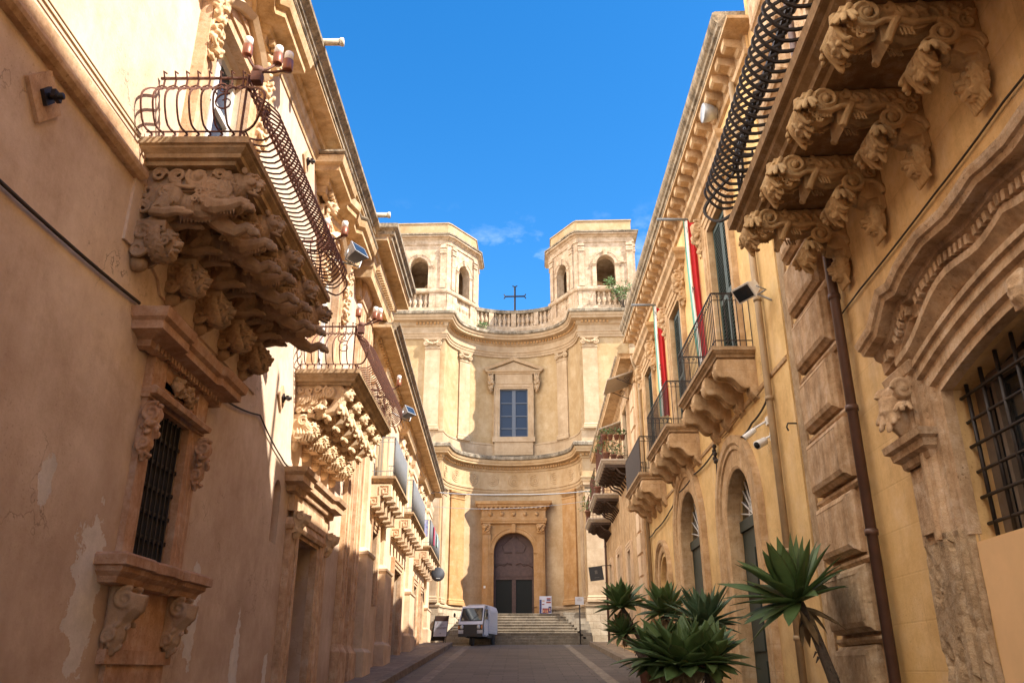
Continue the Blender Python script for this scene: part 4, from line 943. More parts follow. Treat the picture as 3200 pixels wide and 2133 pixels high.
# upper base course, upper entablature
mb = MB(TC); csweep(mb, PLAN, [(.03, 10.802), (.03, 11.42), (.06, 11.44), (.06, 11.5), (.0, 11.55), (-.1, 11.55), (-.1, 10.802)]); obj('upper_base', mb, M['ch_stone'], ch)
mb = MB(TC); csweep(mb, PLAN, [(.06, 16.55), (.07, 16.68), (.10, 16.69), (.11, 16.80), (.15, 16.83), (.15, 16.9), (.06, 16.93), (.06, 17.22), (.12, 17.26), (.16, 17.3), (.16, 17.46), (.22, 17.48), (.44, 17.52), (.44, 17.60), (.50, 17.66), (.54, 17.78), (-.1, 17.79), (-.1, 16.55)]); obj('upper_entablature', mb, M['ch_stone'], ch)
mb = MB(TC); csweep(mb, PLAN, [(.50, 17.792), (.60, 17.82), (.61, 17.95), (.57, 17.99), (-.4, 18.03), (-.4, 17.792)]); obj('upper_cornice_top', mb, M['ch_lichen'], ch)
# pilasters
def pil(x0, x1, z0, z1, mat, cap, d0=0.0, dep=.13, base=True, ang=0.0, s=None):
    """flat pilaster: on the wings by x, in the hollow by length s along the plan"""
    p, d = (Vector(((x0+x1)/2, 0)), Vector((1, 0))) if s is None else at_len(PLAN, LEN, s)
    q = Vector((d.y, -d.x)); hw = (x1-x0)/2
    def T2(a, o, z): v = p + d*a + q*o; return TC(v.x, v.y, z)
    m = MB(T2); m.box(-hw, hw, -.1, dep, z0, z1)
    pth = [(-hw, -.1), (-hw, dep), (hw, dep), (hw, -.1)]
    if base: m.sweep(pth, [(0, z0), (.07, z0), (.07, z0+.12), (.04, z0+.16), (.05, z0+.22), (.0, z0+.30)], plan)
    if cap == 'ionic':
        m.sweep(pth, [(0, z1-.62), (.03, z1-.6), (.03, z1-.55), (0, z1-.53)], plan)
        m.sweep(pth, [(0, z1-.14), (.08, z1-.12), (.10, z1-.02), (0, z1)], plan)
        for sg in (-1, 1):
            m.spiral((sg*hw*.92, dep+.05, z1-.30), (sg,0,0), (0,0,1), .17, .03, 1.7, .055, 1.2, 6); m.ell((sg*hw*.92, dep+.05, z1-.30), (.07, .05, .07))
            m.tube([(sg*hw*.92, dep+.04, z1-.16), (sg*hw*.4, dep+.08, z1-.30), (0, dep+.09, z1-.36)], .05, 6)
        for j in range(5): m.ell(((j-2)*hw*.3, dep+.07, z1-.34+.03*abs(j-2)), (.07, .06, .08))
    elif cap == 'dori':
        m.sweep(pth, [(0, z1-.42), (.03, z1-.4), (.03, z1-.34), (0, z1-.32), (0, z1-.2), (.06, z1-.12), (.09, z1-.1), (.09, z1), (0, z1)], plan)
    return obj('pilaster', m, mat, ch)
mid = LEN[-1]/2
for x in (-4.62, 3.72): pil(x, x+.78, 11.5, 16.55, M['ch_stone'], 'ionic')
for x in (-6.9, 6.2): pil(x, x+.7, 11.5, 16.55, M['ch_stone'], 'ionic')
for s in (-3.0, 3.0): pil(-.36, .36, 11.5, 16.55, M['ch_stone'], 'ionic', s=mid+s, dep=.10)
for x in (-4.5, 3.62): pil(x, x+.88, 3.05, 8.70, M['ch_stone'], 'dori')
for s in (-3.35, 3.35): pil(-.48, .48, 3.05, 8.70, M['ch_gold'], 'dori', s=mid+s, dep=.16)
for s in (-4.6, 4.6): pil(-.30, .30, 3.05, 8.70, M['ch_stone'], 'dori', s=mid+s, dep=.07)
# the great window of the upper storey
FD = RB-.30                                                   # depth of the flat window bay
def TWn(a, o, z): return TC(a, FD-o, z)
f = MB(TWn)
f.sweep([(-.78, 11.87), (-.78, 14.62), (.78, 14.62), (.78, 11.87)], [(0, -.35), (0, .03), (.09, .03), (.10, .06), (.26, .06), (.28, .09), (.32, .09), (.32, -.35)], wall)
f.box(-1.16, 1.16, -.35, .10, 11.58, 11.86); f.box(-1.05, 1.05, -.35, .035, 10.85, 11.58); f.box(-1.05, 1.05, -.35, .05, 14.945, 15.48)
win_c = obj('great_window', f, M['ch_stone'], ch)
f = MB(TWn); f.box(-.80, .80, -.22, -.18, 11.86, 14.63); obj('pane', f, M['glass_blue'], win_c)
f = MB(TWn)
for x0, x1 in ((-.78, -.72), (-.10, .10), (.72, .78)): f.box(x0, x1, -.178, -.12, 11.87, 14.62)
for z in (12.35, 13.05, 13.80): f.box(-.72, -.10, -.178, -.13, z, z+.05); f.box(.10, .72, -.178, -.13, z, z+.05)
f.box(-.72, -.1, -.178, -.12, 11.87, 11.93); f.box(.1, .72, -.178, -.12, 11.87, 11.93); f.box(-.72, -.1, -.178, -.12, 14.56, 14.62); f.box(.1, .72, -.178, -.12, 14.56, 14.62)
obj('window_frame', f, plain('grey blue window bars', (.10, .12, .16), .6), win_c)
f = MB(TWn)
f.sweep([(-1.42, -.3), (-1.42, .06), (1.42, .06), (1.42, -.3)], [(0, 15.48), (.05, 15.5), (.06, 15.56), (.14, 15.6), (.16, 15.68), (-.1, 15.69), (-.1, 15.48)], plan)
f.prism([(-1.4, 15.692), (1.4, 15.692), (0, 16.22)], wall, -.3, .04)
f.sweep([(-1.62, 15.66), (0, 16.27), (1.62, 15.66)], [(0, -.3), (0, .17), (.06, .20), (.11, .23), (.14, .24), (.14, -.3)], wall)
obj('pediment', f, M['ch_stone'], win_c)
for x in (-1.28, 1.28): carved('window_console', scroll_bracket(1.05, .24, .26, 9), M['ch_stone'], win_c, TWn(x, .02, 15.45), (0, 0, -pi/2+CROT), .02, key='chcons')
# portal
PD = 2.42
def TP(a, o, z): return TC(a, PD-o, z)
f = MB(TP); hole = arch_pts(-1.03, 1.03, 2.55, 5.72, .98, 18)
f.panel([(-1.62, 2.55), (-1.62, 7.2), (1.62, 7.2), (1.62, 2.55)], [hole], wall, 0, .42)
for sg in (-1, 1): f.add([(sg*1.62, 0, 2.55), (sg*1.62, 0, 7.2), (sg*1.62, -.9, 7.2), (sg*1.62, -.9, 2.55)], [(0,1,2,3)])
f.sweep([(-1.03, 3.0)] + hole[1:-1] + [(1.03, 3.0)], [(0, -.05), (0, .05), (.06, .06), (.16, .06), (.19, .09), (.24, .09), (.24, -.05)], wall)
for sg in (-1, 1):
    for x0, x1, o in ((1.18, 1.60, .10), (1.30, 1.52, .13)): f.box(min(sg*x0, sg*x1), max(sg*x0, sg*x1), -.02, o, 2.9, 6.6)
    f.box(min(sg*1.12, sg*1.66), max(sg*1.12, sg*1.66), -.02, .17, 2.5, 2.95); f.box(min(sg*1.02, sg*1.26), max(sg*1.02, sg*1.26), -.02, .115, 5.62, 5.74)
pf = [(-1.66, -.6), (-1.66, .12), (1.66, .12), (1.66, -.6)]
f.sweep(pf, [(0, 7.12), (.03, 7.14), (.03, 7.24), (.06, 7.26), (.07, 7.38), (0, 7.40), (0, 7.80), (.05, 7.84), (.07, 7.92), (.20, 7.96), (.22, 8.06), (.30, 8.10), (.34, 8.24), (-.2, 8.26), (-.2, 7.12)], plan)
for k in range(15): f.box(-1.66+k*.232, -1.56+k*.232, .16, .30, 7.86, 7.955)
f.box(-.10, .10, -.02, .16, 6.66, 7.1); portal_c = obj('portal', f, M['ch_gold'], ch)
for sg in (-1, 1):
    f = MB(); f.box(0, .1, -.2, .2, -.5, 0); leafy(f, (.1, 0, -.25), .2, 50, 17, (.6, 1.1, 1.2))
    for sd in (-1, 1): f.spiral((.14, sd*.17, -.12), (0,1,0), (0,0,1), .08, .02, 1.4, .03)
    carved('portal_capital', f, M['ch_gold'], portal_c, TP(sg*1.4, .09, 7.1), (0, 0, -pi/2+CROT), .018, key='pcap')
for k in range(5):
    f = MB(TP); f.lathe([(.0, .12), (.09, .13), (.11, .16), (.04, .18), (0, .2)], ((k-2)*.6, 0, 7.6), 10, True, 'y'); obj('frieze_boss', f, M['ch_gold'], portal_c)
def TD(a, o, z): return TC(a, PD+.40-o, z)
f = MB(TD); f.prism([(-1.06, 4.42)] + [(max(-1.05, min(1.05, a*1.03)), z+.02) for a, z in hole[1:-1]] + [(1.06, 4.42)], wall, -.02, .02)
for x in (-.94, .1):
    for z0, z1 in ((4.52, 5.05), (5.15, 5.65)): f.box(x, x+.84, .02, .045, z0, z1)
for sg in (-1, 1):
    f.tube([(sg*.1, .03, 5.1), (sg*.35, .05, 5.22), (sg*.5, .05, 5.05), (sg*.75, .05, 5.12), (sg*.95, .03, 4.95)], .035, 5); f.tube([(sg*.1, .03, 5.72), (sg*.5, .03, 5.72), (sg*.62, .03, 6.05), (sg*.12, .03, 6.5)], .03, 5)
f.box(-.10, .10, -.02, .05, 2.55, 6.62); f.box(-1.05, -.93, -.02, .03, 2.55, 4.42); f.box(.93, 1.05, -.02, .03, 2.55, 4.42); f.box(-1.05, 1.05, -.02, .05, 4.36, 4.48)
obj('door', f, plain('weathered brown church door', (.105, .062, .052), .75, 0, .4, 7, .3), portal_c)
f = MB(TD); f.box(-.93, -.1, -.06, -.03, 2.55, 4.40); f.box(.1, .93, -.06, -.03, 2.55, 4.40); obj('glass_door', f, M['door_glass'], portal_c)
# parapet with balusters across the hollow
INNER = [p for p in PLAN if abs(p[0]) < 2.95]
def rim(off, z0, z1, name, mat, th=.32):
    m = MB(TC); csweep(m, INNER, [(off, z0), (off, z1), (off-th, z1), (off-th, z0)]); return obj(name, m, mat, ch)
rim(.22, 18.03, 18.42, 'parapet_base', M['ch_tower'], .36); rim(.26, 19.22, 19.42, 'parapet_rail', M['ch_lichen'], .42)
m_in = MB(TC); csweep(m_in, INNER, [(-.0, 18.42), (-.0, 19.22), (-.1, 19.22), (-.1, 18.42)]); obj('parapet_back', m_in, M['ch_tower'], ch)
BAL = [(.06, 0), (.09, .02), (.09, .08), (.06, .12), (.075, .2), (.125, .3), (.115, .4), (.065, .55), (.05, .64), (.085, .68), (.085, .76), (.07, .80)]
bm_ = MB(); bm_.lathe(BAL, (0, 0, 0), 8)
BALP = []
def baluster(x, d, z, h=.80, k=1.0):
    if not BALP: BALP.append(obj('baluster', bm_, M['ch_tower'], ch, loc=TC(x, d, z))); o = BALP[0]
    else: o = copy_part(BALP[0], ch, TC(x, d, z))
    o.scale = (1, 1, h/.80); return o
Li = along(INNER); nb = 21
for i in range(nb):
    s = .3 + (Li[-1]-.6)*i/(nb-1); p, d = at_len(INNER, Li, s); q = Vector((d.y, -d.x)); v = p + q*.09
    if i % 5 == 0:
        mb = MB(TC); c = []
        for zz in (18.42, 19.22):
            for a, o in ((-.14, -.02), (.14, -.02), (.14, .24), (-.14, .24)): v2 = p + d*a + q*o; c.append((v2.x, v2.y, zz))
        mb.hexa([c[3], c[2], c[1], c[0], c[7], c[6], c[5], c[4]]); obj('pedestal', mb, M['ch_tower'], ch)
    else: baluster(v.x, v.y, 18.42)
# bell towers
def tower(sg, lab):
    base = TC(sg*4.8, 2, 18)
    t = MB(TC)
    XO, XI, XE = 6.75, 3.62, 2.15                              # outer, front inner corner, far inner corner
    ply = [(sg*XO, .15), (sg*XI, .15), (sg*(XI-.16), .30), (sg*XE, 2.35), (sg*XE, 3.9), (sg*XO, 3.9)]
    def face(a, b, dz, ah, z0, z1, zs, zap, m):
        A, B = Vector(a), Vector(b); d = (B-A); ln = d.length; d.normalize(); q = Vector((d.y, -d.x))
        if q.dot(Vector((sg*4.6, 2.2)) - A) > 0: q = -q
        mp_ = lambda x, z, ww: ((A + d*x + q*ww).x, (A + d*x + q*ww).y, z)
        c = ln/2 + dz
        hole_ = arch_pts(c-ah, c+ah, z0+.02, zs, zap-zs, 12) if ah else None
        m.panel([(0, z0), (0, z1), (ln, z1), (ln, z0)], [hole_] if ah else [], mp_, 0, .45)
        if ah:
            m.sweep([(c-ah, zs)] + hole_[1:-1] + [(c+ah, zs)], [(-.006, -.02), (-.006, .05), (.05, .06), (.17, .06), (.19, .09), (.22, .09), (.22, -.02)], mp_)
            for s2 in (-1, 1):
                m.sweep([(c+s2*(ah+.13)-.15, zs-.0), (c+s2*(ah+.13)+.15, zs)], [(-.12, -.02), (-.12, .05), (-.05, .08), (0, .12), (0, -.02)], mp_)
                u0, u1 = c+s2*(ah+.11)-.11, c+s2*(ah+.11)+.11
                m.add([mp_(u, z, o) for z in (z0, zs-.12) for u, o in ((u0, -.02), (u0, .05), (u1, .05), (u1, -.02))], [(0,1,5,4), (1,2,6,5), (2,3,7,6)])
            m.add([mp_(c-.1, zap-.02, -.02), mp_(c+.1, zap-.02, -.02), mp_(c+.13, zap+.32, -.02), mp_(c-.13, zap+.32, -.02), mp_(c-.1, zap-.02, .14), mp_(c+.1, zap-.02, .14), mp_(c+.13, zap+.32, .14), mp_(c-.13, zap+.32, .14)], [(0,1,5,4), (1,2,6,5), (2,3,7,6), (3,0,4,7), (4,5,6,7)])
        # flat pilasters at both ends
        for u in (.08, ln-.38) if ln > 2.2 else ():
            m.add([mp_(x, z, o) for z in (z0, z1) for x, o in ((u, -.02), (u, .08), (u+.30, .08), (u+.30, -.02))], [(0,1,5,4), (1,2,6,5), (2,3,7,6), (4,5,6,7)])
            for zz, hh, oo in ((z1-.55, .12, .13), (z1-.22, .12, .14), (z1-.38, .08, .11)):
                m.add([mp_(x, z, o) for z in (zz, zz+hh) for x, o in ((u-.03, -.02), (u-.03, oo), (u+.33, oo), (u+.33, -.02))], [(0,1,5,4), (1,2,6,5), (2,3,7,6), (4,5,6,7), (0,1,2,3)])
        return A, d, q, ln, c
    Z0, Z1 = 19.62, 22.3
    face(ply[0], ply[1], 0, .52, Z0, Z1, 20.95, 21.5, t); face(ply[1], ply[2], 0, 0, Z0, Z1, 0, 0, t); face(ply[2], ply[3], 0, .50, Z0, Z1, 20.95, 21.5, t)
    face(ply[3], ply[4], 0, 0, Z0, Z1, 0, 0, t); face(ply[4], ply[5], .5, .52, Z0, Z1, 20.95, 21.5, t); face(ply[5], ply[0], 0, .5, Z0, Z1, 20.95, 21.5, t)
    tw = obj('bell_tower', t, M['ch_tower'], ch)
    cp = ply if sg > 0 else ply
    loop = [Vector(p) for p in ply]
    area = sum(loop[i].x*loop[(i+1) % 6].y - loop[(i+1) % 6].x*loop[i].y for i in range(6))
    path = [tuple(p) for p in (loop if area > 0 else loop[::-1])]   # ccw: left normal points inwards
    def ring(prof, name, mat, sub=True):
        m = MB(TC); m.sweep(path, [(-d, z) for d, z in prof], cplan, True); return obj(name, m, mat, tw)
    ring([(.02, 22.3), (.05, 22.32), (.06, 22.42), (.02, 22.45), (.02, 22.62), (.08, 22.66), (.12, 22.72), (.25, 22.75), (.26, 22.82), (-.5, 22.83), (-.5, 22.3)], 'tower_cornice', M['ch_tower'])
    ring([(.22, 22.832), (.31, 22.85), (.32, 22.93), (-.5, 22.97), (-.5, 22.832)], 'cornice_top', M['ch_lichen'])
    at = MB(TC); pa = [(x*.975+sg*.11, y*.93+.10) for x, y in path]; at.prism(pa, cplan, 22.90, 23.72); obj('attic', at, M['ch_plaster'], tw)
    at = MB(TC); at.sweep(pa, [(.25, 23.722), (-.05, 23.722), (-.05, 23.78), (.25, 23.78)], cplan, True); obj('attic_coping', at, M['ch_stone'], tw)
    # pedestal with balusters in front of the arches
    pd = MB(TC); pd.sweep(path, [(-d, z) for d, z in [(.14, 18.03), (.14, 18.42), (.05, 18.46), (-.4, 18.46), (-.4, 18.03)]], cplan, True)
    pd.sweep(path, [(-d, z) for d, z in [(.05, 19.30), (.12, 19.33), (.15, 19.40), (.15, 19.52), (.04, 19.6), (-.4, 19.62), (-.4, 19.30)]], cplan, True)
    for i in range(6):
        A, B = Vector(path[i]), Vector(path[(i+1) % 6]); d = (B-A); ln = d.length; d.normalize(); q = Vector((d.y, -d.x))
        def bx(u0, u1, o0=-.35, o1=.06):
            c = []
            for zz in (18.46, 19.30):
                for a, o in ((u0, o0), (u1, o0), (u1, o1), (u0, o1)): v2 = A + d*a + q*o; c.append((v2.x, v2.y, zz))
            pd.hexa([c[3], c[2], c[1], c[0], c[7], c[6], c[5], c[4]])
        if ln > 2.2:
            bx(0, ln/2-.62); bx(ln/2+.62, ln)
            bx(.25, ln/2-1.0, .0, .075); bx(ln/2+1.0, ln-.25, .0, .075)
            for k in range(4): v = A + d*(ln/2 - .45 + .3*k) - q*.10; baluster(v.x, v.y, 18.46, .84)
            bx(ln/2-.64, ln/2+.64, -.35, -.28)
        else: bx(0, ln)
    obj('pedestal_course', pd, M['ch_tower'], tw)
    for z0_, z1_, nm_ in ((22.25, 22.3, 'belfry_ceiling'), (18.5, 19.58, 'belfry_floor')):
        inn = MB(TC); inn.prism([(x*.97+sg*.13, y*.9+.2) for x, y in path], cplan, z0_, z1_); obj(nm_, inn, M['ch_tower'], tw)
tower(-1, 0); tower(1, 1)
cr = MB(TC)
cr.tube([(.06, RB+.0, 18.0), (.06, RB, 21.05)], .055, 6); cr.tube([(-.50, RB, 20.43), (.62, RB, 20.43)], .05, 6)
for x, z, ax in ((-.50, 20.43, 0), (.62, 20.43, 0), (.06, 21.05, 1)):
    cr.tube([(x + (.14*k if ax else (.08 if x > 0 else -.08)*abs(k)), RB, z + (.06*abs(k) if ax else .14*k)) for k in (-1, -.5, 0, .5, 1)], .035, 5)
tag(obj('iron_cross', cr, M['iron_black']), 'black iron cross standing on the church parapet between the towers', 'cross')
# church steps
st = MB(); NS = 11; z0 = gz(38.6)
for i in range(NS):
    y0 = 38.35 + i*.35; x1 = 3.02 - .11*max(0, i-1); x0 = -3.32 + .06*i; zt = z0+.14*(i+1)
    st.box(x0, x1, y0, 44.2-.001*i, z0-.4 if i == 0 else zt-.14+.001, zt-.035); st.box(x0, x1, y0-.025, 44.201-.001*i, zt-.034, zt)
    if 0 < i < NS-1: st.box(x1+.002, 3.30, y0+.01, 41.0-.002*i, z0 - .3 if i == 1 else zt-.05, zt+.137)
tag(obj('stone_steps', st, M['step']), 'broad flight of pale stone steps rising to the church door', 'steps')
ck = MB(); ck.box(-3.75, -3.4, 39.6, 41.2, .6, 2.5); obj('cheek_wall', ck, M['ch_plinth'], ch)
# ================================================================== RIGHT: the near house with the great balcony
nh = empty('mansion', TN(6, 0, gz(6)), 'ochre mansion nearest on the right with scrolled balcony consoles and arched barred window', 'building')
wc = 4.95
def seg(hw, z0, rise, n=14): return [(wc - hw + 2*hw*i/n, z0 + rise*(1-(2*i/n-1)**2)) for i in range(n+1)]
op = [(3.3, .94)] + seg(1.65, 2.18, .22) + [(6.6, .94)]
bd = rect(4.3, 5.6, 4.95, 7.6); bd_b = rect(6.9, 8.0, 4.95, 7.6)
OUT = [(-12, -4), (-12, 12.45), (7.35, 12.45), (8.95, 10.35), (10.6, 10.35), (10.6, -4)]
mb = MB(TN); mb.panel(OUT, [op, bd, bd_b], wall, 0.0, .30)
for i in range(len(OUT)-1): mb.add([(OUT[i][0], 0, OUT[i][1]), (OUT[i+1][0], 0, OUT[i+1][1]), (OUT[i+1][0], -5.6, OUT[i+1][1]), (OUT[i][0], -5.6, OUT[i][1])], [(0, 1, 2, 3)])
obj('wall', mb, M['near_wall'], nh)
f = MB(TN)
FR = [(0, -.05), (0, .05), (.07, .05), (.09, .09), (.20, .09), (.22, .13), (.30, .13), (.31, .16), (.36, .16), (.36, -.05)]
f.sweep([(3.3, 1.0)] + seg(1.65, 2.18, .22) + [(6.6, 1.0)], FR, wall)
wav = [(wc + 2.05*(2*i/32-1), 2.42 + .36*(1-(2*i/32-1)**2) + .055*sin(2*pi*(i/32-.5)*3)*(1 if i < 16 else -1)) for i in range(33)]
f.sweep(wav, [(.02, -.05), (.02, .10), (.08, .15), (.13, .20), (.19, .20), (.20, .14), (.26, .14), (.27, .10), (.40, .10), (.40, -.05)], wall)
portal_n = obj('arched_window', f, M['near_stone'], nh)
for s in (-1, 1):
    x = wc + s*2.14; f = MB(TN); f.box(x-.25, x+.25, -.03, .095, 1.0, 1.66); f.box(x-.17, x+.17, .095, .13, 1.08, 1.52)
    f.sweep([(x-.26, -.03), (x-.26, .12), (x+.26, .12), (x+.26, -.03)], [(0, 1.66), (.02, 1.68), (.03, 1.73), (.08, 1.76), (.09, 1.82), (.13, 1.84), (.14, 1.90), (0, 1.91)], plan); f.box(x-.2, x+.2, -.03, .12, 1.912, 2.5)
    f.sweep([(x-.24, -.03), (x-.24, .12), (x+.24, .12), (x+.24, -.03)], [(0, 2.42), (.05, 2.44), (.07, 2.52), (.03, 2.56), (0, 2.58)], plan); obj('pilaster', f, M['near_stone'], portal_n)
f = MB(TN)
hl = [(7.40, 2.90), (7.06, 2.95), (6.74, 3.18), (6.50, 3.14), (6.30, 3.21), (5.85, 3.27), (5.40, 3.22), (5.15, 3.24), (4.95, 3.27)]
hood_path = [(2*wc-a, z) for a, z in hl] + hl[::-1][1:]
f.sweep(hood_path, [(-.40, -.03), (-.40, .10), (-.34, .12), (-.32, .17), (-.20, .17), (-.17, .22), (-.13, .23), (-.125, .33), (-.08, .345), (-.07, .37), (-.03, .385), (0, .39), (.01, .36), (.01, -.03)], wall)
Lh = along(hood_path)
for i in range(58):
    p, d = at_len(hood_path, Lh, .2+(Lh[-1]-.4)*i/57); q = Vector((-d.y, d.x)); c = []
    for oo in (.16, .225):
        for a, b in ((-.022, -.29), (.022, -.29), (.022, -.215), (-.022, -.215)): v = p + d*a + q*b; c.append((v.x, oo, v.y))
    f.hexa(c)
obj('hood', f, M['near_stone'], portal_n)
for s in (1, -1):
    g_ = MB()
    g_.box(-.02, .08, -.15, .15, -.46, .02); g_.tube([(.10, -.16, -.09), (.10, .16, -.09)], .09, 10)
    for y in (-.165, .165): g_.spiral((.11, y, -.09), (1,0,0), (0,0,1), .095, .015, 1.9, .028, 0); g_.ell((.11, y, -.09), .035)
    g_.tube([(.15, 0, -.15), (.17, 0, -.25), (.11, 0, -.38), (.07, 0, -.46)], .1, 8, [.11, .105, .09, .06]); petals(g_, (.13, 0, -.18), (.5, 0, -1), 6, .26, .8, .026, 66, .2)
    for sd in (-1, 1): petals(g_, (.10, sd*.1, -.2), (.2, sd*.8, -1), 4, .18, .8, .020, 67, .2)
    carved('volute_capital', g_, M['near_stone'], portal_n, TN(wc+s*2.14, .11, 2.40), (0, 0, pi), .009, key='volcap')
g_ = MB(); g_.tube([(.02, 0, .10), (.07, 0, .05), (.07, 0, -.06), (.03, 0, -.15)], .1, 8, [.07, .085, .085, .045])
for k in range(7): g_.tube([(.08, -.075+.025*k, .10), (.155-.015*abs(k-3), -.08+.027*k, .0), (.09, -.065+.022*k, -.14)], .014, 5)
carved('keystone', g_, M['near_stone'], portal_n, TN(wc, .13, 2.34), (0, 0, pi), .009)
from mathutils import noise as mnoise
f = MB(TN); NA, NZ = 34, 90; vs = []                          # eroded lower jamb: the moulded section worn back by weather
for j in range(NZ+1):
    z = -1.7 + 2.75*j/NZ
    for i in range(NA+1):
        a = 6.60 + .76*i/NA + .05*mnoise.noise((0, z*2.3, 3+(i > NA/2)))*(1 if i in (0, NA) else .3)
        base = .05 if a < 6.67 else (.09 if a < 6.80 else (.13 if a < 6.9 else .10))
        er = max(0, mnoise.noise((a*2.1, z*1.7, .5))*.6 + mnoise.noise((a*6, z*5, 1.5))*.45 + mnoise.noise((a*17, z*14, 2.5))*.25 + .12*(1.0-z)*.6)
        base -= .11*min(1, er)*min(1, max(0, (1.15-z)/.35)); vs.append((a, -.03 if i in (0, NA) else base, z))
f.add(vs, [(j*(NA+1)+i, j*(NA+1)+i+1, (j+1)*(NA+1)+i+1, (j+1)*(NA+1)+i) for j in range(NZ) for i in range(NA)]); obj('worn_jamb', f, M['near_worn'], portal_n)
f = MB(TN); f.box(3.0, 6.58, -.29, .014, -1.6, .932); obj('infill', f, plain('fresh peach render', (.74, .47, .23), .9, 0, .12, 2), portal_n)
f = MB(TN); f.box(3.24, 6.66, -.31, -.29, .93, 2.5); obj('pane', f, M['glass_dark'], portal_n)
f = MB(TN); f.box(6.46, 6.6, -.285, -.235, .94, 2.2); f.box(3.3, 3.42, -.285, -.235, .94, 2.2); f.box(3.4, 6.46, -.285, -.235, 2.16, 2.24); f.box(4.9, 5.0, -.285, -.235, .94, 2.16)
for k in range(6): f.box(3.8+k*.5, 3.85+k*.5, -.285, -.24, .94, 2.16)
obj('window_frame', f, plain('dusty brown window frame', (.20, .15, .11), .7), portal_n)
f = MB(TN)
for k in range(13):
    x = 3.40+k*.258; f.tube([(x, -.12, .94), (x, -.12, 2.17+.22*(1-((x-wc)/1.65)**2))], .017, 6)
for k in range(6): f.tube([(3.3, -.12+.012*(k % 2), 1.08+k*.205), (6.6, -.12+.012*(k % 2), 1.08+k*.205)], .015, 6)
obj('grille', f, M['iron_black'], portal_n)
# quoin strip with panelled blocks
f = MB(TN); f.box(8.60, 9.94, -.02, .06, -4, 10.2); q_ = obj('quoin_pilaster', f, M['near_stone'], nh)
for k in range(-4, 14):
    z = .31 + k*.775; f = MB(TN); r_ = random.Random(k); o = .15 + .02*r_.random(); ins = .10 if k % 2 else 0
    f.sweep([(8.66+ins, z+.06), (8.66+ins, z+.72), (9.90, z+.72), (9.90, z+.06)], [(-.10, o+.05), (-.05, o+.03), (-.04, o), (-.005, o-.035), (.0, .0), (-.10, 0)], wall, True)
    f.box(8.755+ins, 9.805, .0, o+.046, z+.155, z+.625)
    obj('quoin_block', f, M['near_stone'] if k > 0 else M['near_worn'], q_)
    f = MB(TN); f.sweep([(8.62, -.02), (8.62, .06), (9.93, .06), (9.93, -.02)], [(0, z-.05), (.03, z-.045), (.055, z-.01), (.055, z+.02), (0, z+.03)], plan); obj('band', f, M['near_stone'] if k > 0 else M['near_worn'], q_)
# balcony
BN0, BN1, BZ = .6, 8.95, 4.80
b = MB(TN); pr = [(-.22, 0), (-.20, .05), (-.14, .06), (-.13, .12), (-.06, .17), (-.05, .22), (.0, .24), (.015, .34)]
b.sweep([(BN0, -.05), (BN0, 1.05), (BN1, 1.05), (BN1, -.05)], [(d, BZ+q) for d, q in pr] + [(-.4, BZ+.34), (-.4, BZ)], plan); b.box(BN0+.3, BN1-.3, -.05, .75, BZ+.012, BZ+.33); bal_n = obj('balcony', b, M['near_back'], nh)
e = MB(TN); e.sweep([(BN0, .9), (BN0, 1.05), (BN1, 1.05), (BN1, .9)], [(-.04, BZ+.24), (.02, BZ+.243), (.032, BZ+.345), (-.04, BZ+.35)], plan); obj('slab_edge', e, M['lichen_soft'], bal_n)
RR = pi + math.atan(-.039)
for a in (2.02, 3.04, 4.06, 5.08, 6.11, 7.13, 8.17): carved('scroll_console', ROC, M['near_carved'], bal_n, TN(a, 0, BZ+.01), (0, 0, RR), .0065)
obj('railing', bellied_railing(TN, BN0+.06, BN1-.06, 1.0, BZ+.35, .88, .34, .138, .018, scroll=False), M['iron_black'], bal_n)
for (a0, a1) in ((4.3, 5.6), (6.9, 8.0)):
    f = ring_frame(TN, a0, a1, 4.95, 7.6, .3, .12, M['near_stone'], 'balcony_window', nh)
    m = MB(TN); m.box(a0, a1, -.29, -.26, 4.95, 7.6); obj('shutter', m, M['green_wood'], f)
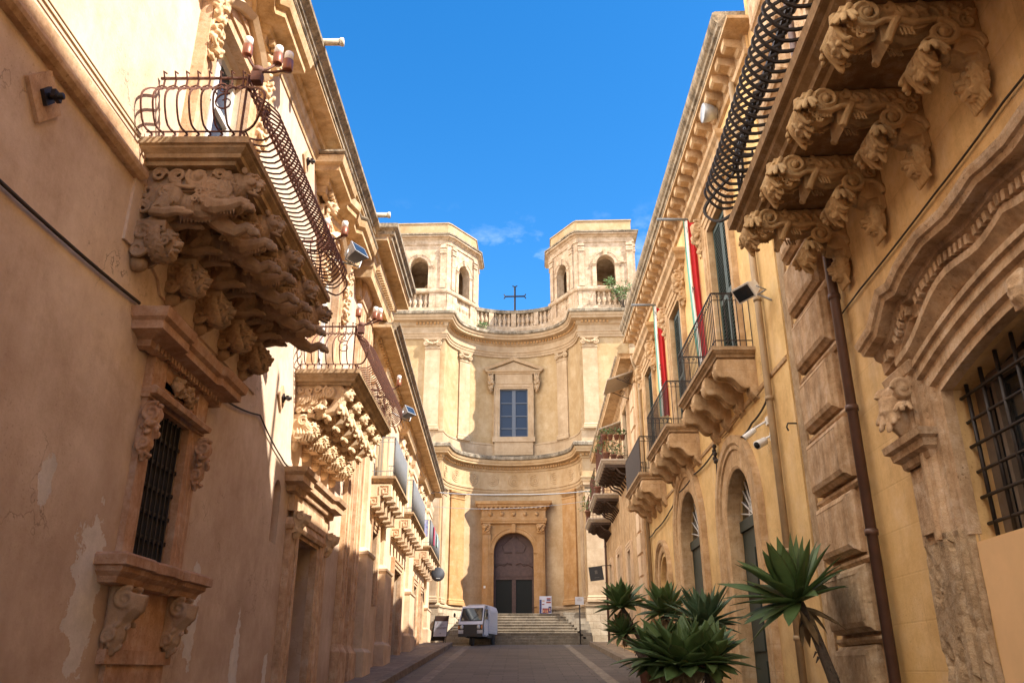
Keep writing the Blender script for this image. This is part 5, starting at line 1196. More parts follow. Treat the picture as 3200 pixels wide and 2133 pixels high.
# ================================================================== RIGHT: the ochre house
oh = empty('ochre_house', TM(17, 0, gz(17)), 'yellow ochre house on the right with three iron balconies and tall arched doorways', 'building')
ARCH = [(12.98, 14.62, 2.35), (16.95, 18.95, 2.62), (20.7, 22.2, 2.05)]
holes = [arch_pts(a0, a1, -2.0, zs) for a0, a1, zs in ARCH[:2]] + [arch_pts(20.75, 22.15, -.2, 2.0)]
SH = [(12.72, 14.0), (17.0, 18.25), (21.2, 22.4)]
holes += [rect(a0, a1, 4.62, 7.85) for a0, a1 in SH]
shell('wall', TM, 10.62, 23.9, -4, 9.58, 5.6, holes, M['ochre'], oh, .27)
for k, (a0, a1, zs) in enumerate(ARCH):
    f = MB(TM); wd = .55 if k < 2 else .3
    hp = arch_pts(a0, a1, -2.0 if k < 2 else -.2, zs, None, 18); hp = hp[1:-1]
    f.sweep([(a0, -1.8 if k < 2 else -.2)] + hp + [(a1, -1.8 if k < 2 else -.2)], [(0, -.05), (0, .03), (.04, .05), (.30*wd/.55, .05), (.32*wd/.55, .08), (.38*wd/.55, .08), (.42*wd/.55, .11), (wd, .11), (wd, -.05)], wall)
    f.sweep([(a0, -1.8 if k < 2 else -.2)] + hp + [(a1, -1.8 if k < 2 else -.2)], [(0, -.2), (0, -.02), (-.012, -.02), (-.012, -.2)], wall)
    fr = obj('arched_doorway', f, M['ochre_stone'], oh)
    m = MB(TM)
    if k < 2:
        m.box(a0-.02, a1+.02, -.25, -.21, -2.0, zs-.12); m.box(a0-.02, a1+.02, -.25, -.17, zs-.12, zs+.06)
        for q in range(2):
            x = a0+.08+q*(a1-a0)*.5
            for zz in (-.6, .3, 1.15): m.box(x, x+(a1-a0)*.4, -.21, -.185, zz, zz+.75)
        obj('door', m, M['door_green'], fr)
        m = MB(TM); m.prism([(a0, zs+.06)] + [(x, z) for x, z in hp[1:-1] if z > zs+.07] + [(a1, zs+.06)], wall, -.26, -.24); obj('fanlight', m, M['glass_dark'], fr)
        m = MB(TM); c = (a0+a1)/2; r = (a1-a0)/2
        for j in range(11): t = pi*(j+1)/12; m.tube([(c, -.22, zs+.06), (c+(r-.02)*cos(t), -.22, zs+(r-.02)*sin(t))], .014, 4)
        m.tube([(c+.28*cos(t), -.215, zs+.06+.28*sin(t)) for t in [pi*j/10 for j in range(11)]], .014, 4); obj('fan_bars', m, M['white_paint'], fr)
    else:
        m.prism([(a0-.02, -.2)] + hp + [(a1+.02, -.2)], wall, -.22, -.12); obj('blind_arch', m, M['ochre_stone'], fr)
mb = MB(TM); mb.sweep([(10.64, 0), (23.9, 0)], [(0, 3.96), (.02, 3.97), (.03, 4.02), (0, 4.05)], plan); obj('string_course', mb, M['ochre_stone'], oh)
def s_corbel():
    m = MB(); P = [(0, 0), (.60, 0), (.62, -.12), (.60, -.24), (.54, -.28), (.44, -.27), (.34, -.32), (.26, -.42), (.18, -.45), (.13, -.43), (.11, -.50), (.07, -.56), (.0, -.62)]
    P = [tuple(q)[:2] for q in smooth_path([(x, z, 0) for x, z in P[1:]], 3)]; m.prism([(0, 0)] + P, lambda a, b, ww: (a, ww, b), -.125, .125)
    for y in (-.105, .105): m.tube([(x, y, z) for x, z in P[3:]], .022, 6)
    return m
SC = s_corbel()
def iron_balcony(a0, a1, z, sheet=False):
    b = molded_slab(TM, a0, a1, .66, z-.02, [(d*.8, q*.75) for d, q in SLAB], M['lichen_soft'], 'balcony', oh)
    n = 4
    for i in range(n):
        a = a0+.18+(a1-a0-.36)*i/(n-1)
        if 'sc' not in _protos: _protos['sc'] = obj('scroll_corbel', SC, M['ochre_stone'], b, loc=TM(a, 0, z-.022), rot=(0, 0, pi))
        else: copy_part(_protos['sc'], b, TM(a, 0, z-.022), (0, 0, pi))
    obj('railing', plain_railing(TM, a0+.04, a1-.04, .60, z+.17, .93, .105, .0085), M['iron_black'], b)
    if sheet:
        m = MB(TM); m.box(a0+.06, a1-.06, .615, .622, z+.22, z+1.05); obj('privacy_screen', m, plain('dark brown balcony mesh', (.06, .045, .04), .9), b)
iron_balcony(12.0, 14.95, 4.52); iron_balcony(16.3, 19.1, 4.52); iron_balcony(20.4, 23.3, 4.45, True)
def louvres(T, a0, a1, z0, z1, o, mat, parent, n):
    m = MB(T); c = (a0+a1)/2
    for x0, x1 in ((a0, c-.01), (c+.01, a1)):
        for u0, u1, q0, q1 in ((x0, x0+.07, z0, z1), (x1-.07, x1, z0, z1), (x0+.07, x1-.07, z0, z0+.12), (x0+.07, x1-.07, z1-.1, z1), (x0+.07, x1-.07, (z0+z1)/2-.05, (z0+z1)/2+.05)): m.box(u0, u1, o, o+.05, q0, q1)
        k = int((z1-z0)/.075)
        for j in range(k):
            z = z0+.1+(z1-z0-.2)*j/k; m.hexa([(x0+.07, o+.045, z), (x1-.07, o+.045, z), (x1-.07, o+.005, z+.05), (x0+.07, o+.005, z+.05), (x0+.07, o+.05, z+.012), (x1-.07, o+.05, z+.012), (x1-.07, o+.01, z+.062), (x0+.07, o+.01, z+.062)])
    m.box(a0, a1, o-.03, o-.01, z0, z1)
    return obj('shutter', m, mat, parent)
for k, (a0, a1) in enumerate(SH):
    f = ring_frame(TM, a0, a1, 4.62, 7.85, .30, .10, M['ochre_stone'], 'balcony_window', oh)
    louvres(TM, a0+.03, a1-.03, 4.68, 7.82, -.10, M['green_wood'], f, 20)
    m = MB(TM); c = (a0+a1)/2; m.box(a0-.2, a1+.2, -.02, .06, 8.02, 8.32)
    m.sweep([(a0-.55, -.03), (a0-.55, .04), (a1+.55, .04), (a1+.55, -.03)], [(0, 8.30), (.04, 8.32), (.06, 8.4), (.16, 8.45), (.18, 8.56), (.24, 8.62), (.25, 8.70), (-.03, 8.72), (-.03, 8.30)], plan); obj('hood', m, M['ochre_stone'], f)
    for a in (a0-.40, a1+.40): carved('hood_scroll', scroll_bracket(.85, .22, .2, 12), M['ochre_stone'], f, TM(a, .0, 8.30), (0, 0, pi), .015, key='oh_scroll')
OC = [(.0, -.42), (.05, -.40), (.06, -.30), (.03, -.28), (.03, -.02), (.08, 0), (.36, .04), (.36, .10)]
mb = MB(TM); mb = MB(TN); mb.box(10.30, 10.58, -.01, .03, -3, 9.2); obj('worn_strip', mb, M['near_worn'], nh)
cornice(TM, 10.66, 23.95, 9.58, OC, M['ochre_stone'], 'cornice', oh)
mb = MB(TM); mb.sweep([(10.66, 0), (24.0, 0)], [(-.8, 9.683), (.37, 9.681), (.37, 9.77), (.41, 9.79), (.42, 9.86), (.46, 9.90), (.48, 9.95), (.48, 10.06), (.43, 10.09), (-.8, 10.12)], plan); obj('cornice_top', mb, M['lichen'], oh)
n = 30
for i in range(n):
    a = 10.85 + (23.7-10.85)*i/(n-1); m = MB(TM)
    m.prism([(.03, 9.34), (.08, 9.36), (.12, 9.42), (.28, 9.45), (.32, 9.48), (.32, 9.615), (.03, 9.615)], lambda p, q, ww: (a+ww, p, q), -.10, .10); obj('modillion', m, M['ochre_stone'], oh)
# ================================================================== RIGHT: the last house
gh = empty('corner_house', TG(30, 0, gz(30)), 'tan house at the far right end of the street with three plant filled balconies', 'building')
H = [rect(26.3, 27.6, 6.4, 8.4), rect(30.8, 32.0, 6.2, 8.3), rect(27.2, 28.2, .8, 3.7), rect(30.6, 31.6, .9, 4.0), rect(33.9, 34.9, 1.0, 4.0)]
shell('wall', TG, 23.92, 36.5, -4, 9.0, 5.6, H, M['ochre_stone'], gh, .3)
for (a0, a1, z0, z1) in ((26.3, 27.6, 6.4, 8.4), (30.8, 32.0, 6.2, 8.3), (27.2, 28.2, .8, 3.7), (30.6, 31.6, .9, 4.0), (33.9, 34.9, 1.0, 4.0)):
    f = ring_frame(TG, a0, a1, z0, z1, .22, .09, M['far_wall'], 'window', gh); m = MB(TG); m.box(a0, a1, -.28, -.25, z0, z1); m.box((a0+a1)/2-.04, (a0+a1)/2+.04, -.25, -.2, z0, z1); obj('shutter', m, M['dark_wood'] if z0 < 4 else M['green_wood'], f)
cornice(TG, 23.98, 36.6, 8.75, [(.0, -.5), (.06, -.48), (.07, -.36), (.03, -.34), (.03, -.1), (.1, -.06), (.14, .02), (.5, .05), (.5, .13), (.56, .2)], M['ochre_stone'], 'cornice', gh)
mb = MB(TG); mb.sweep([(23.98, 0), (36.65, 0)], [(-.8, 8.955), (.565, 8.953), (.60, 8.99), (.60, 9.07), (-.8, 9.12)], plan); obj('cornice_top', mb, M['lichen'], gh)
f = MB(TG); f.box(24.0, 25.0, -.02, .06, -4, 8.2); q_ = obj('quoin_pilaster', f, M['far_wall'], gh)
for k in range(14):
    z = -.6 + k*.62; f = MB(TG); f.box(24.05+(.12 if k % 2 else 0), 24.95-(.12 if k % 2 else 0), .0, .12, z+.04, z+.58); obj('quoin_block', f, M['far_wall'], q_)
def flower_balcony(a0, a1, z, k):
    b = molded_slab(TG, a0, a1, .92, z-.14, [(d*.7, q*.6) for d, q in SLAB], plain('white painted slab edge', (.55, .47, .38), .8), 'balcony', gh)
    n = 7
    for i in range(n):
        a = a0+.15+(a1-a0-.3)*i/(n-1)
        m = MB(TG); m.tube([(a, .72, z-.18), (a, .60, z-.30), (a, .45, z-.25), (a, .30, z-.42), (a, .12, z-.48), (a, .0, z-.62)], .035, 5); m.box(a-.05, a+.05, 0, .8, z-.24, z-.142); m.spiral((a, .55, z-.26), (0,1,0), (0,0,1), .10, .02, 1.5, .022)
        obj('scroll_corbel', m, M['dark_wood'], b)
    obj('railing', plain_railing(TG, a0+.04, a1-.04, .86, z+.02, .95, .14, .008, ring=False), M['iron_rust'], b)
flower_balcony(26.6, 29.7, 6.45, 0); flower_balcony(30.5, 33.3, 6.10, 1); flower_balcony(33.9, 36.3, 5.78, 2)
# ================================================================== LAMPS, FITTINGS, CABLES
def lamp(hub, arms, label, grp='torch lamps on the carved balconies'):
    e = empty('torch_lamp', hub, label, 'lamp', grp); H_ = Vector(hub)
    m = MB(); m.lathe([(.05, -.03), (.06, 0), (.05, .04)], hub, 10); m.box(hub[0]-.05, hub[0]+.05, hub[1]-.05, hub[1]+.05, hub[2]-.14, hub[2]-.03)
    for a in arms: m.tube([H_, H_ + Vector(a)*.5 + Vector((0, 0, -.02)), H_ + Vector(a)], .014, 6)
    obj('bracket', m, M['iron_rust'], e)
    for a in arms:
        c = H_ + Vector(a)
        m = MB(); m.lathe([(.012, -.012), (.047, -.008), (.05, .0), (.05, .115), (.046, .118)], c, 14); obj('lamp_cup', m, M['copper'], e)
        m = MB(); m.lathe([(.044, .118), (.045, .20), (.040, .212), (.012, .216)], c, 14); obj('lamp_shade', m, M['opal'], e)
lamp((-2.60, 6.70, 5.60), [(-.13, -.02, .19), (.14, .12, .20), (.30, -.02, .0)], 'three armed torch lamp with copper cups on the near corner of the lion balcony')
lamp((-2.60, 10.15, 5.58), [(-.08, .05, .14), (.20, -.05, .04)], 'torch lamp at the far corner of the lion balcony beside the floodlight')
lamp((-2.60, 12.70, 5.36), [(-.06, -.02, .16), (.20, .12, .17), (.30, -.02, .08)], 'three armed torch lamp on the near corner of the portrait head balcony')
lamp((-2.60, 16.10, 5.36), [(.16, .02, .10)], 'single torch lamp at the far end of the portrait head balcony')
def floodlight(c, yaw, tilt, s, mat, label, back, grp='floodlights fixed to the facades'):
    """box floodlight: local -y is the glass"""
    e = empty('floodlight', c, label, 'floodlight', grp); R = Matrix.Rotation(yaw, 3, 'Z') @ Matrix.Rotation(tilt, 3, 'X'); C_ = Vector(c)
    T = lambda x, y, z: tuple(C_ + R @ Vector((x*s, y*s, z*s)))
    m = MB(T); m.hexa([T_ for T_ in [(-.2, -.1, -.13), (.2, -.1, -.13), (.15, .14, -.09), (-.15, .14, -.09), (-.2, -.1, .13), (.2, -.1, .13), (.15, .14, .09), (-.15, .14, .09)]])
    m.box(-.215, .215, -.135, -.101, -.145, .145)
    for k in range(5): m.box(-.12+k*.055, -.10+k*.055, .12, .19, -.09, .09)
    obj('housing', m, mat, e)
    m = MB(T); m.box(-.185, .185, -.142, -.136, -.115, .115); obj('lens', m, M['glass_dark'], e)
    m = MB(); b_ = Vector(back); p_ = C_ + R @ Vector((0, .02*s, 0))
    for sx in (-1, 1): m.tube([C_ + R @ Vector((sx*.22*s, 0, 0)), C_ + R @ Vector((sx*.22*s, .16*s, -.16*s)), C_ + R @ Vector((0, .18*s, -.17*s))], .012, 5)
    m.tube([C_ + R @ Vector((0, .18*s, -.17*s)), b_], .016, 6); obj('bracket', m, M['steel'], e)
floodlight((-2.30, 10.45, 5.52), radians(60), radians(-28), .68, M['steel'], 'grey floodlight past the far corner of the lion balcony', (-2.58, 10.2, 5.3))
floodlight((-2.28, 16.45, 4.98), radians(60), radians(-28), .66, M['steel'], 'grey floodlight past the far end of the portrait head balcony', (-2.55, 16.2, 4.9))
floodlight((3.36, 10.95, 5.16), radians(-62), radians(38), .82, M['white_plastic'], 'white floodlight on a wooden arm over the first iron balcony of the ochre house', (3.68, 10.9, 4.98))
def camera_unit(c, d, label, r, ln, base):
    e = empty('security_camera', c, label, 'camera', 'security cameras beside the arched doorway'); D = Vector(d).normalized(); C_ = Vector(c); m = MB()
    m.tube([C_ - D*ln, C_ - D*ln*.9, C_ + D*ln*.1, C_ + D*ln*.25], r, 12, [r*.6, r*.95, r, r*1.04]); obj('housing', m, M['white_plastic'], e)
    m = MB(); m.tube([C_ + D*ln*.2, C_ + D*(ln*.26+.002)], r*.8, 12); obj('lens', m, M['dark'], e)
    m = MB(); m.tube([C_ - D*ln*.6, C_ - D*ln*.7 + Vector((.05, .02, .06)), base], .017, 6); m.box(base[0]-.012, base[0]+.025, base[1]-.05, base[1]+.05, base[2]-.06, base[2]+.06); obj('bracket', m, M['white_plastic'], e)
camera_unit((3.42, 12.02, 3.26), (-.7, .25, -.5), 'upper slim white security camera above the arched doorway', .045, .17, (3.67, 11.75, 3.42))
camera_unit((3.50, 11.72, 3.06), (-.75, -.45, -.42), 'lower fat white security camera with a dark lens facing the street', .062, .17, (3.67, 11.62, 3.16))
def cable(name, pts, r, mat, label, sag=0.0, cat='cable', grp=None):
    P = [Vector(p) for p in pts]; q = []
    for i in range(len(P)-1):
        for k in range(6):
            t = k/6; v = P[i].lerp(P[i+1], t); v.z -= sag*4*t*(1-t); q.append(v)
    q.append(P[-1]); m = MB(); m.tube(q, r, 5); return tag(obj(name, m, mat), label, cat, grp)
cable('wall_cable', [(-3.57, -2, 3.0), (-3.57, 4.84, 3.14), (-3.57, 7.1, 3.23)], .016, M['cable'], 'dark cable running along the shaded palazzo wall to the window cornice', .02)
cable('wall_cable', [(-3.57, 9.2, 3.12), (-3.56, 9.51, 3.06), (-3.57, 11.0, 3.30), (-3.57, 12.24, 3.0), (-3.57, 12.8, 2.98)], .012, M['cable'], 'thin cable looping between the barred window and the portal cornice', .03)
cable('wall_cable', [(-3.575, 2.0, 4.82), (-3.575, 4.87, 4.76), (-3.575, 6.55, 4.74)], .009, M['cable_pale'], 'upper of two thin wires on the sunlit wall above the string course', .0)
cable('wall_cable', [(-3.575, 2.0, 4.74), (-3.575, 4.82, 4.71), (-3.575, 6.55, 4.69)], .008, M['cable_pale'], 'lower of two thin wires on the sunlit wall above the string course', .0)
cable('wall_cable', [TN(9.9, .03, 3.70), TN(7.89, .03, 3.73), TN(6.06, .03, 3.75), TN(4.89, .03, 3.79), TN(1, .03, 3.8)], .010, M['cable'], 'thin dark wire along the mansion wall under the scroll consoles', .01)
cable('wall_cable', [TM(11.5, .04, 3.93), TM(12.92, .04, 3.93), TM(14.41, .04, 3.88)], .012, M['cable_pale'], 'dusty cable under the first iron balcony', .02)
cable('wall_cable', [TM(11.35, .05, 3.75), TM(12.45, .05, 3.59), TM(13.38, .05, 3.58), TM(14.36, .05, 3.53), TM(14.91, .05, 3.62), TM(15.0, .05, 3.80), TM(17, .05, 3.79), TM(19, .05, 3.78), TM(19.9, .05, 3.58), TM(22.2, .05, 3.48), TM(23.8, .05, 3.49)], .017, M['cable'], 'thick bundle of cables looping above the arched doorways', .05)
cable('wall_cable', [TM(14.91, .05, 3.62), TM(15.06, .05, 3.13), TM(15.0, .05, 2.46)], .014, M['cable'], 'loose cable end hanging down between the two tall arches', 0)
m = MB(TM)
for k in range(5): m.ell((14.9+.05*(k % 2), .07, 3.85-.07*k), (.05, .04, .045))
tag(obj('junction_box', m, M['cable']), 'clump of cable joints between the two tall arches', 'cable joint')
cable('overhead_cable', [TF(36.5, .02, 7.4), (-3.8, 38, 7.68), (-.08, 38, 7.58), (3.24, 38, 7.73), TG(36.3, .0, 7.6)], .022, M['steel'], 'grey cable strung across the street in front of the church frieze', .06, grp='cables strung across the street')
cable('overhead_cable', [TF(35.5, .02, 6.6), (-.08, 36, 6.58), TG(35.5, .0, 6.95)], .010, M['steel'], 'thin wire strung across the street in front of the portal cornice', .08, grp='cables strung across the street')
def pipe(T, a, o, z0, z1, r, mat, label, top=None, boots=()):
    m = MB(T); m.tube([(a, o, z0), (a, o, z1)] + (top or []), r, 10)
    for z in boots: m.tube([(a, o, z-.03), (a, o, z+.03)], r*1.25, 10)
    return tag(obj('downpipe', m, mat), label, 'downpipe', 'downpipes on the right facades')
pipe(TN, 8.46, .10, -1.4, 12.3, .055, M['pipe_brown'], 'brown downpipe beside the panelled quoins of the mansion', None, (-.2, 1.3, 2.6, 3.9))
pipe(TM, 11.36, .08, -1.0, 9.2, .05, M['pipe_tan'], 'tan downpipe between the first iron balcony and the mansion', None, (.4, 1.5, 3.64, 5.2))
pipe(TM, 23.3, .08, 0, 8.1, .055, M['pipe_tan'], 'grey tan downpipe with a hopper under the ochre house cornice', [(23.3, .10, 8.3), (23.25, .22, 8.55), (23.2, .28, 8.8)], (2.0, 4.2, 6.2))
pipe(TG, 36.35, .07, .8, 8.5, .05, M['pipe_brown'], 'dark downpipe at the last corner before the church', None, (2.5, 5.0))
m = MB(TM); m.tube([(10.6, .0, 3.05), (10.6, .12, 3.05), (10.6, .14, 3.0), (10.6, .12, 2.95)], .012, 5); tag(obj('iron_hook', m, M['iron_black']), 'small iron hook in the wall beside the panelled quoins', 'hook')
m = MB(TM); m.lathe([(.02, -.14), (.10, -.12), (.16, 0), (.18, .12), (.17, .13)], (12.35, .22, 9.35), 14, True, 'y'); tag(obj('loudspeaker', m, M['steel']), 'grey horn shaped loudspeaker high behind the dark railing', 'loudspeaker')
# flags ------------------------------------------------------------
def fmat(name, c): return plain(name, c, .85, 0, .15, 5)
FL = [fmat('green flag cloth', (.18, .46, .38)), fmat('white flag cloth', (.78, .76, .72)), fmat('red flag cloth', (.55, .02, .028))]
def text_mesh(s, size, T, ext=.002):
    cu = bpy.data.curves.new('lettering', 'FONT'); cu.body = s; cu.size = size; cu.extrude = ext; cu.align_x = 'CENTER'; cu.align_y = 'CENTER'
    o = bpy.data.objects.new('lettering', cu); COL.objects.link(o); dg = bpy.context.evaluated_depsgraph_get(); dg.update()
    me = bpy.data.meshes.new_from_object(o.evaluated_get(dg)); m = MB(T); m.add([tuple(v.co) for v in me.vertices], [tuple(p.vertices) for p in me.polygons]); bpy.data.objects.remove(o); return m
INK = plain('black flag lettering', (.03, .03, .035), .9)
def flag(y, z, ln, letters, lab, pl):
    e = empty('flag', (3.5, y, z), lab, 'flag', 'tricolour flags hanging from poles on the ochre house')
    xs = [3.46, 3.488, 3.545, 3.72]
    def P(u, t):                                             # u across the folds, t down
        x = u; dx = .10*t*t if ln > 3 else .02*t; wv = .05*sin(u*58+t*3+sin(t*5))*(.35+t)
        return (x + dx*.9, y + wv, z - ln*t - (.25*t*(u-3.4) if u < 3.55 else 0))
    for k in range(3):
        m = MB(); n, mm = (12 if k == 2 else 6), 22; vs = []; fs = []
        for i in range(n+1):
            for j in range(mm+1): vs.append(P(xs[k] + (xs[k+1]-xs[k])*i/n, j/mm))
        h = len(vs); vs += [(a, b+.006, c) for a, b, c in vs]
        for i in range(n):
            for j in range(mm): q = i*(mm+1)+j; fs += [(q, q+1, q+mm+2, q+mm+1), (h+q, h+q+1, h+q+mm+2, h+q+mm+1)]
        m.add(vs, fs, True); obj(['green_stripe', 'white_stripe', 'red_stripe'][k], m, FL[k], e)
    for s, t in letters:
        c = P(3.516, t); m = text_mesh(s, .20, lambda a, b, cc: (c[0]+a*.45, c[1]-.045-cc, c[2]+b)); obj('lettering', m, INK, e)
    m = MB(); m.tube([(3.72, y, z+.03), (3.72-pl, y, z+.03)], .03, 8); tag(obj('flag_pole', m, M['iron_grey']), 'grey flagpole sticking out over the ' + ('nearer' if ln > 3 else 'farther') + ' tricolour flag', 'flagpole', 'flagpoles on the ochre house')
flag(15.1, 8.72, 3.6, [('1', .07), ('M', .45)], 'tricolour flag with a wide red fold hanging above the first iron balcony', .80)
flag(19.3, 8.66, 2.9, [('N', .08), ('I', .30), ('C', .58), ('E', .72)], 'narrow tricolour flag lettered in black above the second iron balcony', .80)
# awnings and balcony plants of the last house
for a0, z, lab in ((24.2, 8.35, 'pale sloping canopy panel under the eaves nearest the ochre house'), (28.0, 7.85, 'pale canopy panel above the plant filled balcony farther on')):
    e = empty('canopy', TG(a0, 0, z), lab, 'canopy', 'canopies of the last house on the right'); m = MB(TG); m.hexa([(a0, .02, z+.30), (a0+1.5, .02, z+.30), (a0+1.5, .85, z), (a0, .85, z), (a0, .02, z+.34), (a0+1.5, .02, z+.34), (a0+1.5, .85, z+.04), (a0, .85, z+.04)]); obj('panel', m, plain('faded canopy sheet', (.52, .45, .36), .8), e)
    m = MB(TG)
    for a in (a0+.05, a0+1.45): m.tube([(a, .0, z-.15), (a, .55, z+.08)], .014, 5); m.spiral((a, .22, z+.06), (0,1,0), (0,0,1), .10, .02, 1.5, .010)
    obj('bracket', m, M['iron_black'], e)
def leaf_cluster(mb, c, r, n, seed, ll=.09, up=.4, squash=(1, 1, 1)):
    rnd = random.Random(seed); C_ = Vector(c)
    for i in range(n):
        d = Vector((rnd.gauss(0, 1)*squash[0], rnd.gauss(0, 1)*squash[1], rnd.gauss(0, 1)*squash[2])); d = d/max(d.length, 1e-3)*rnd.uniform(.2, 1)*r
        dr = (d.normalized() + Vector((0, 0, up)) + Vector((rnd.uniform(-.6, .6), rnd.uniform(-.6, .6), rnd.uniform(-.6, .6)))).normalized(); s = dr.orthogonal().normalized(); s = (Matrix.Rotation(rnd.uniform(0, 6.3), 3, dr) @ s); L_ = ll*rnd.uniform(.6, 1.3); p = C_ + d
        mb.add([p, p + dr*L_*.5 + s*L_*.2, p + dr*L_, p + dr*L_*.5 - s*L_*.2], [(0, 1, 2, 3)])
def potted(T, a, o, z, r, h, seed, lab, n=40, spread=.2):
    c = Vector(T(a, o, z)); e = empty('potted_plant', c, lab, 'potted plant', 'potted plants on the last house balconies')
    m = MB(); m.lathe([(r*.7, 0), (r, h*.85), (r*1.1, h*.86), (r*1.1, h), (r*.9, h)], c, 12); obj('pot', m, M['clay'], e)
    m = MB(); rnd = random.Random(seed)
    for k in range(4): m.tube([c+Vector((0, 0, h)), c+Vector((rnd.uniform(-.1, .1), rnd.uniform(-.1, .1), h+spread))], .006, 4)
    leaf_cluster(m, c+Vector((0, 0, h+spread*.7)), spread, n, seed, .10); obj('leaves', m, M['leaf'], e)
wh = ['near corner', 'next to the near corner', 'third from the street end', 'fourth along the end rail', 'at the wall']
for k in range(4): potted(TG, 26.52, .80-.2*k, 7.08, .085, .17, 100+k, 'pot hung on the end rail of the first plant balcony, ' + ['at its street corner', 'second from street', 'third from street', 'nearest the wall'][k], 26, .12)
for k in range(3): potted(TG, 26.85+.25*k, .72-.25*k, 6.49, .11, .24, 110+k, 'terracotta pot on the floor of the first plant balcony, ' + ['by the railing', 'with tall leaves', 'by the wall'][k], 50, .28)
for k in range(3): potted(TG, 27.4+.8*k, .84, 7.05, .09, .17, 120+k, 'pot fixed along the front rail of the first plant balcony, ' + ['nearest', 'middle', 'farthest'][k] + ' of three', 34, .16)
potted(TG, 30.7, .75, 6.14, .12, .25, 130, 'leafy pot on the middle plant balcony', 90, .34)
potted(TG, 33.95, .93, 5.85, .12, .22, 131, 'bushy plant spilling over the corner of the last plant balcony', 120, .36)
potted(TG, 32.6, .80, 6.14, .12, .22, 132, 'small plant at the far end of the middle plant balcony', 60, .25)
# laundry on the third screened balcony
for a, o, c, w_, h_, lab in ((31.02, .30, (.10, .14, .42), .5, .62, 'blue striped towel hanging on the end rail of the third screened balcony'), (32.4, .645, (.45, .05, .10), .55, .70, 'dark red cloth hanging over the front of the third screened balcony'), (34.3, .645, (.16, .35, .26), .6, .5, 'green and white cloth hanging on the third screened balcony')):
    m = MB(TF); n = 8; vs = []
    for i in range(n+1):
        for j in (0, 1):
            dv = .012*sin(i*2.1)
            vs.append((a+(0 if o < .5 else w_*i/n)+(dv if o < .5 else 0)-(.02 if o < .5 else 0), o+(w_*(i/n-.5) if o < .5 else dv+.012), 5.24-h_*j))
    k = len(vs); vs += [(x-.008 if o < .5 else x, y if o < .5 else y+.008, z) for x, y, z in vs]
    fs = [(2*i, 2*i+1, 2*i+3, 2*i+2) for i in range(n)] + [(k+2*i, k+2*i+1, k+2*i+3, k+2*i+2) for i in range(n)]
    m.add(vs, fs, True); tag(obj('towel', m, plain('laundry cloth', c, .9, 0, .6, 9, .1, (.5, .5, .55) if c[2] > c[0] else None)), lab, 'towel', 'laundry on the screened balcony')
# shrubs rooted in the church masonry
m = MB(); c = Vector((5.75, 40.75, 18.05)); e = empty('wild_shrub', c, 'wispy green shrub growing at the foot of the right bell tower', 'shrub', 'shrubs rooted in the church cornices'); rnd = random.Random(9); ml = MB()
for k in range(11):
    t = c + Vector((rnd.uniform(-.75, .5), rnd.uniform(-.4, .1), rnd.uniform(.7, 1.7))); m.tube([c + Vector((rnd.uniform(-.08, .08), 0, 0)), c.lerp(t, .5)+Vector((0, 0, .1)), t], .015, 5, [.025, .015, .006]); leaf_cluster(ml, t, .26, 34, 200+k, .17, .3)
obj('branches', m, M['bark'], e); obj('leaves', ml, M['leaf'], e)
m = MB(); ml = MB(); c = Vector(TC(-1.75, 2.35, 18.02)); e = empty('wild_shrub', c, 'low tuft of green growing on the curved cornice below the parapet', 'shrub', 'shrubs rooted in the church cornices')
for k in range(7): t = c + Vector((.06*(k-3), -.05, .22+.04*(k % 3))); m.tube([c, t], .01, 4); leaf_cluster(ml, t, .16, 26, 240+k, .12)
obj('branches', m, M['bark'], e); obj('leaves', ml, M['leaf'], e)
